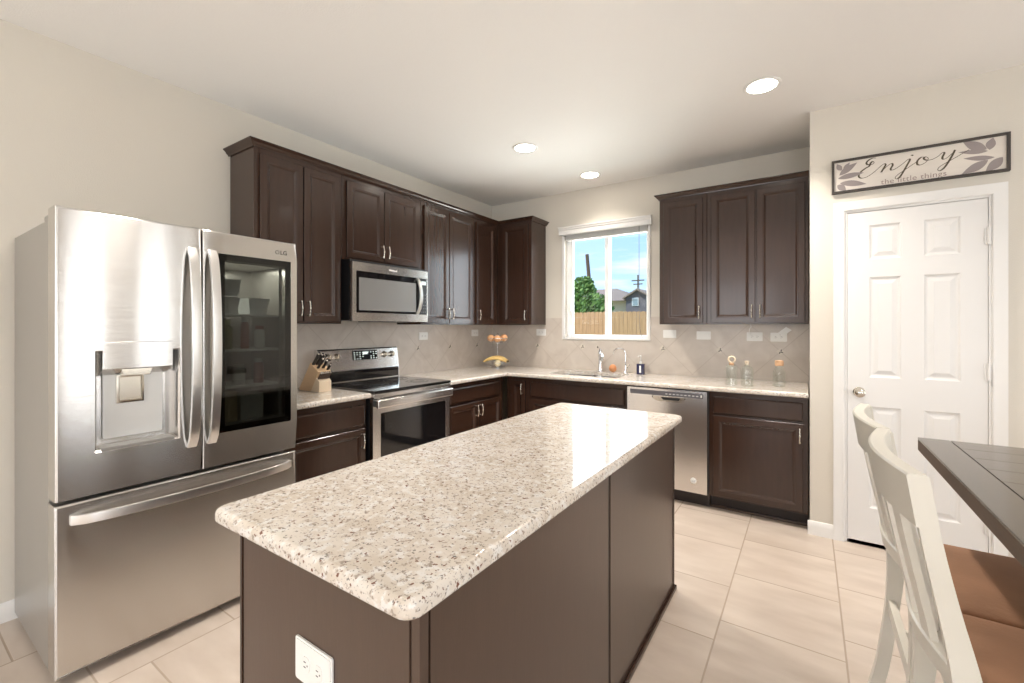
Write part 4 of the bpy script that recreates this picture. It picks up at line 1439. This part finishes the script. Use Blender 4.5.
obj('fruit_body', MB().sphere((FX + .042, FYc - .062, .968), .036, 20), mat('pale_yellow_skin', (.80, .70, .46), .4, var=.1), tt)
obj('stem', MB().tube([(FX + .042, FYc - .062, 1.002), (FX + .046, FYc - .062, 1.013)], .003, 6), m_brownh, tt)

# ------------------------------------------------------------------ glass bottles
m_bottle = glassy('clear_bottle_glass', (.955, .965, .955), refl=1.0, ior=1.9)
m_cork = mat('cork', (.62, .38, .22), .7, var=.15, vscale=60)
def hollow(prof, T, seg=28, wall=.003):
    mb = MB()
    inner = [(max(r - wall, .001), h + (wall if i == 0 else 0)) for i, (r, h) in enumerate(prof)]
    mb.lathe([(0, prof[0][1])] + prof + inner[::-1] + [(0, inner[0][1])], T, seg, cap=False)
    return mb
def bottle(x, y, prof, label, top, name='glass_bottle'):
    z0 = .9145
    t = thing(name, label, 'bottle', (x, y, .914))
    T = lambda a, b_, c: (x + a, y + b_, z0 + c)
    obj('glass', hollow(prof, T), m_bottle, t, angle=50)
    top(t, T)
    return t
def top_ring(t, T):
    mb = MB().lathe([(.017, .150), (.017, .165), (0, .167)], T, 16)
    obj('cork_stopper', mb, m_cork, t)
    pts = [T(.022 * math.sin(a), 0, .192 - .022 * math.cos(a)) for a in [2 * PI * k / 14 for k in range(15)]]
    obj('ring_top', MB().tube(pts, .006, 8, ref=(0, 1, 0)), mat('pale_wood', (.75, .62, .45), .5), t)
def top_small(t, T):
    obj('cork_stopper', MB().lathe([(.012, .160), (.014, .188), (0, .19)], T, 16), mat('pale_cork', (.74, .62, .48), .7), t)
    obj('vertical_ribs', MB().tube([T(-.005, -.03, .02), T(-.005, -.03, .14)], .0015, 5), m_plastic, t)
def top_wide(t, T):
    obj('cork_stopper', MB().lathe([(.026, .155), (.028, .163), (.028, .188), (.025, .193), (0, .193)], T, 20), m_cork, t)
bottle(2.585, -.50, [(.036, .0), (.041, .004), (.040, .02), (.036, .07), (.040, .13), (.038, .145), (.020, .158)], 'waisted clear glass bottle with a ring-shaped stopper, leftmost of three on the right counter', top_ring)
bottle(2.690, -.535, [(.036, .0), (.042, .005), (.042, .04), (.040, .045), (.042, .05), (.042, .08), (.040, .085), (.042, .09), (.042, .125), (.036, .142), (.014, .155), (.014, .172)], 'ribbed clear glass bottle with a small pale cork, middle of three on the right counter', top_small)
bottle(2.885, -.42, [(.034, .0), (.040, .006), (.041, .10), (.039, .115), (.026, .138), (.024, .158)], 'clear glass bottle with a wide cork lid, nearest the pantry wall', top_wide)

# ------------------------------------------------------------------ dining table
m_table = mat('grey_brown_table_wood', (.085, .066, .048), .22, var=.12, vscale=4, stretch=(8, 1, 8), coat=.2)
m_tedge = mat('brown_table_edge', (.095, .052, .027), .45, var=.25, vscale=6, stretch=(8, 1, 8))
TX0, TX1, TY0, TY1, TZ1 = 3.418, 4.50, -3.30, -1.812, .914
t = thing('dining_table', 'counter-height dining table with a grey-brown plank top, at the right edge', 'table', (3.96, -2.55, 0))
obj('table_edge', MB().box(TX0, TX1, TY0, TY1, TZ1 - .050, TZ1 - .008, .002), m_tedge, t)
bw = .092
mb = MB()
mb.box(TX0, TX0 + bw - .0015, TY0, TY1, TZ1 - .008, TZ1, .0015)
obj('border_board', mb, m_table, t)
mb = MB()
mb.box(TX1 - bw + .0015, TX1, TY0, TY1, TZ1 - .008, TZ1, .0015)
obj('border_board', mb, m_table, t)
m_table2 = mat('grey_table_planks', (.09, .07, .052), .22, var=.08, vscale=4, stretch=(1, 9, 8), coat=.2)
mb = MB()
npl = 11
for k in range(npl):
    a = TY0 + (TY1 - TY0) * k / npl
    b = TY0 + (TY1 - TY0) * (k + 1) / npl
    mb.box(TX0 + bw + .0015, TX1 - bw - .0015, a + .0009, b - .0009, TZ1 - .008, TZ1, .0008)
obj('top_planks', mb, m_table2, t)
mb = MB()
for cy in (-2.95, -2.15):
    mb.box(3.86, 4.06, cy - .08, cy + .08, .06, TZ1 - .05, .01)
    mb.box(3.80, 4.20, cy - .06, cy + .06, 0, .07, .01)
mb.box(3.92, 4.00, -2.90, -2.20, .30, .40, .005)
obj('trestle_base', mb, mat('cream_paint_base', (.62, .57, .48), .45), t)

# ------------------------------------------------------------------ chairs
m_cream = mat('cream_chair_paint', (.70, .665, .585), .36, var=.04)
m_seat = mat('brown_suede', (.36, .185, .10), .75, bump=.15, bscale=90, var=.3, vscale=5)
def interp(pts, z):
    for (z0, x0), (z1, x1) in zip(pts, pts[1:]):
        if z0 <= z <= z1:
            s_ = (z - z0) / (z1 - z0)
            return x0 + (x1 - x0) * s_
    return pts[-1][1]
# chair in local coordinates: rear posts at y = 0 (near) .. W (far); x grows towards the table
W = .46
spine = [(0, -.005), (.15, .022), (.30, .042), (.45, .055), (.58, .056), (.70, .043), (.85, .014), (.97, -.008), (1.068, -.022)]
def spx(z):
    # smooth
    P = spine
    for i in range(len(P) - 1):
        if P[i][0] <= z <= P[i + 1][0] + 1e-9:
            p0, p1, p2, p3 = P[max(i - 1, 0)], P[i], P[i + 1], P[min(i + 2, len(P) - 1)]
            s_ = (z - p1[0]) / (p2[0] - p1[0])
            return .5 * (2 * p1[1] + (p2[1] - p0[1]) * s_ + (2 * p0[1] - 5 * p1[1] + 4 * p2[1] - p3[1]) * s_ ** 2 + (-p0[1] + 3 * p1[1] - 3 * p2[1] + p3[1]) * s_ ** 3)
    return P[-1][1]
def make_chair(x0, y0, label):
    t = thing('counter_chair', label, 'chair', (0, 0, 0), None)
    # rear posts
    for y in (0, W - .032):
        L_, R2 = [], []
        for k in range(29):
            z = 1.062 * k / 28
            d = .022 + .009 * math.exp(-((z - .58) / .17) ** 2) - .005 * z
            L_.append((spx(z) - d * .75, z)); R2.append((spx(z) + d * 1.0, z))
        mb = MB().prism(L_ + R2[::-1], lambda u, dd_, z: (u, dd_, z), y, y + .032, .003)
        obj('rear_leg', mb, m_cream, t, angle=25)
    def bow(s_):   # curve of the back in plan, 0..1 across
        return -.034 * math.sin(PI * s_)
    def rail(z0, z1, th, name, shape=None, y_in=0):
        mb = MB()
        n = 18
        rows = []
        for k in range(n + 1):
            s_ = k / n
            y = y_in + (W - 2 * y_in) * s_
            b_ = bow(s_)
            up = (shape(s_) if shape else 0)
            rows.append([mb.bm.verts.new(p) for p in ((spx(z0) + b_ - th / 2, y, z0), (spx(z1) + b_ - th / 2, y, z1 + up - .004), (spx(z1) + b_ - th / 2 + .004, y, z1 + up), (spx(z1) + b_ + th / 2 - .004, y, z1 + up), (spx(z1) + b_ + th / 2, y, z1 + up - .004), (spx(z0) + b_ + th / 2, y, z0))])
        for A, B in zip(rows, rows[1:]):
            for q in range(6):
                mb.bm.faces.new((A[q], B[q], B[(q + 1) % 6], A[(q + 1) % 6]))
        mb.bm.faces.new(rows[0]); mb.bm.faces.new(rows[-1])
        obj(name, mb, m_cream, t, angle=40)
    rail(.965, 1.066, .034, 'top_rail', y_in=-.003)
    rail(.655, .700, .024, 'lower_back_rail', y_in=.02)
    # three curved back slats
    for (ya, wd) in ((.105, .045), (.207, .050), (.312, .045)):
        mb = MB()
        rows = []
        for k in range(13):
            z = .69 + (.975 - .69) * k / 12
            s0, s1 = ya / W, (ya + wd) / W
            xa, xb = spx(z) + bow(s0), spx(z) + bow(s1)
            rows.append([mb.bm.verts.new(p) for p in ((xa - .007, ya, z), (xb - .007, ya + wd, z), (xb + .007, ya + wd, z), (xa + .007, ya, z))])
        for A, B in zip(rows, rows[1:]):
            for q in range(4):
                mb.bm.faces.new((A[q], B[q], B[(q + 1) % 4], A[(q + 1) % 4]))
        mb.bm.faces.new(rows[0]); mb.bm.faces.new(rows[-1])
        obj('back_slat', mb, m_cream, t, angle=40)
    # seat
    mb = MB().box(.07, .50, .006, W - .006, .505, .562, .004)
    obj('seat_frame', mb, m_cream, t)
    mb = MB()
    outer = round_rect(.088, .520, -.004, W + .004, .045, 5)
    cx, cy = .30, W / 2
    lev = [(.97, .562), (1.0, .575), (1.0, .590), (.985, .603), (.95, .612), (.85, .618), (.6, .622), (.25, .624)]
    rows = [[mb.bm.verts.new((cx + (x - cx) * s_, cy + (y - cy) * s_, z)) for x, y in outer] for s_, z in lev]
    n = len(outer)
    for A, B in zip(rows, rows[1:]):
        for q in range(n):
            mb.bm.faces.new((A[q], A[(q + 1) % n], B[(q + 1) % n], B[q]))
    mb.bm.faces.new(rows[0]); mb.bm.faces.new(rows[-1])
    obj('seat_cushion', mb, m_seat, t, 'brown suede-like padded seat', angle=60)
    for y in (.004, W - .040):
        mb = MB()
        A = [mb.bm.verts.new(p) for p in ((.465, y + .004, 0), (.493, y + .004, 0), (.493, y + .032, 0), (.465, y + .032, 0))]
        B = [mb.bm.verts.new(p) for p in ((.460, y, .53), (.498, y, .53), (.498, y + .036, .53), (.460, y + .036, .53))]
        for q in range(4):
            mb.bm.faces.new((A[q], A[(q + 1) % 4], B[(q + 1) % 4], B[q]))
        mb.bm.faces.new(A); mb.bm.faces.new(B)
        obj('front_leg', mb, m_cream, t)
    obj('stretcher', MB().box(spx(.36) - .010, spx(.36) + .012, .02, W - .02, .338, .386, .003), m_cream, t)
    obj('stretcher', MB().box(.470, .492, .02, W - .02, .19, .235, .003), m_cream, t)
    for y in (.008, W - .028):
        obj('stretcher', MB().box(spx(.27), .475, y, y + .020, .25, .285, .003), m_cream, t)
    t.location = (x0, y0, 0)
    return t
c1 = make_chair(3.255, -3.015, 'cream wooden counter chair nearest the camera, tucked at the table with a brown seat')
c2 = dup(c1, (3.255, -2.540, 0), 'farther of the two cream counter chairs, its back half hidden by the nearer one')

# ------------------------------------------------------------------ outdoors
m_grass = mat('dry_lawn', (.20, .22, .09), .9, var=.3, vscale=3)
struct('ground', MB().box(-60, 40, .3, 90, -.45, -.30), m_grass)
m_fence = mat('cedar_fence', (.50, .29, .14), .8, var=.30, vscale=3, stretch=(7, 7, .6))
t = thing('wooden_fence', 'sunlit wooden board fence behind the house, seen through the window', 'fence', (-2.5, 10, -.3))
for k in range(44):
    x = -7.5 + k * .145
    if k % 44 > 100: continue
    h_ = 1.86 + .02 * random.random()
    mb = MB().prism([(x, -.3), (x + .138, -.3), (x + .138, h_ - .03), (x + .11, h_), (x + .028, h_), (x, h_ - .03)], TY(10 + .008 * random.random()), 0, .018)
    obj('fence_board', mb, m_fence, t)
mb = MB()
for z in (.1, .9, 1.6):
    mb.box(-7.5, -1.1, 10.02, 10.06, z, z + .09)
obj('fence_rails', mb, m_fence, t)
m_bark = mat('bark', (.12, .08, .05), .9)
m_leaf = mat('green_leaves', (.16, .28, .06), .6, var=.55, vscale=1.5)
def tree(x, y, h, r, label, n=1500, z0=-.3, name='leafy_tree'):
    t = thing(name, label, 'tree', (x, y, z0))
    obj('trunk', MB().tube([(x, y, z0), (x + .1, y, h * .5), (x, y, h * .8)], [.15, .11, .05], 8), m_bark, t)
    mb = MB()
    for k in range(n):
        blob = random.choice([(0, 0, .62, 1), (-.45, .1, .5, .75), (.5, -.1, .56, .75), (.05, .2, .82, .55), (-.2, -.2, .33, .8), (.35, -.2, .30, .8)])
        u = Vector((random.gauss(0, 1), random.gauss(0, 1), random.gauss(0, 1))).normalized() * (random.random() ** .33) * r * .62 * blob[3]
        c = Vector((x + blob[0] * r, y + blob[1] * r, z0 + (h - z0) * blob[2])) + u
        if c.z > h: c.z = h - random.random() * .3
        s_ = random.uniform(.07, .15)
        a = Vector((random.gauss(0, 1), random.gauss(0, 1), random.gauss(0, 1))).normalized()
        b_ = a.orthogonal().normalized(); c2_ = a.cross(b_)
        mb.bm.faces.new([mb.bm.verts.new(c + b_ * s_), mb.bm.verts.new(c + c2_ * s_ * .5), mb.bm.verts.new(c - b_ * s_), mb.bm.verts.new(c - c2_ * s_ * .5)])
    obj('foliage', mb, m_leaf, t)
tree(-6.25, 15.5, 3.95, 1.9, 'leafy green tree over the fence in the left half of the window', 7000)
# leaning utility pole near the tree
t = thing('utility_pole', 'leaning dark wooden pole rising out of the tree in the left window half', 'pole', (-8.0, 22, -.3))
obj('pole_shaft', MB().tube([(-8.10, 22, -.3), (-8.68, 22, 6.0)], [.14, .11], 10), m_bark, t)
t = thing('utility_pole', 'slim distant utility pole with crossarms, right part of the window', 'pole', (-12.5, 44, -.3))
obj('pole_shaft', MB().tube([(-12.5, 44, -.3), (-12.5, 44, 7.1)], .08, 8), m_bark, t)
obj('crossarm', MB().box(-13.2, -11.8, 43.95, 44.05, 6.45, 6.56), m_bark, t)
obj('crossarm', MB().box(-13.0, -12.0, 43.95, 44.05, 6.05, 6.15), m_bark, t)
# neighbour's house: tan wing with a hip roof and a grey gable on the right
t = thing('neighbour_house', 'house with a brown shingle roof, tan wall and grey gable beyond the fence', 'house', (-7.5, 27, -.3))
m_tan = mat('tan_siding', (.78, .60, .40), .8)
m_gray = mat('grey_siding', (.16, .14, .15), .8, var=.1, vscale=2, stretch=(1, 1, 12))
m_roof = mat('brown_shingles', (.30, .225, .18), .9, var=.15, vscale=10)
obj('tan_wall', MB().box(-12.5, -7.35, 26, 32, -.3, 3.2), m_tan, t)
mb = MB()
V = [mb.bm.verts.new(p) for p in ((-13.2, 25.5, 3.2), (-6.6, 25.5, 3.2), (-6.6, 32.5, 3.2), (-13.2, 32.5, 3.2), (-12.2, 29, 4.35), (-9.3, 29, 4.35))]
for f_ in ((0, 1, 5, 4), (1, 2, 5), (2, 3, 4, 5), (3, 0, 4), (0, 3, 2, 1)):
    mb.bm.faces.new([V[i] for i in f_])
obj('roof', mb, m_roof, t, angle=5)
mb = MB().prism([(-7.39, -.3), (-5.7, -.3), (-5.7, 3.36), (-6.54, 3.87), (-7.39, 3.36)], TY(25.6), 0, -5)
g = obj('grey_gable', mb, m_gray, t)
mb = MB()
for s_ in (-1, 1):
    xe = -6.54 + s_ * 1.0
    mb.prism([(-6.54, 3.87), (xe, 3.28), (xe, 3.38), (-6.54, 3.98)], TY(25.3), 0, -5.2)
obj('gable_roof', mb, m_roof, t)
gw = obj('window', MB().box(-6.95, -6.5, 25.54, 25.60, 2.80, 3.36), m_white, g)
obj('pane', MB().box(-6.90, -6.55, 25.52, 25.55, 2.85, 3.31), mat('pane_grey', (.30, .36, .38), .2), gw)
for (x, y, h_, r_, lab) in ((-9.6, 40, 5.3, 1.3, 'small distant treetop between the roof and the gable'), (-10.3, 42, 4.6, 1.6, 'distant dark treetops at the right edge of the window')):
    pass
tree(-11.4, 38, 5.4, 1.2, 'small distant treetop behind the brown roof', 700)
tree(-8.6, 36, 4.9, 1.2, 'distant dark tree right of the grey gable', 700)
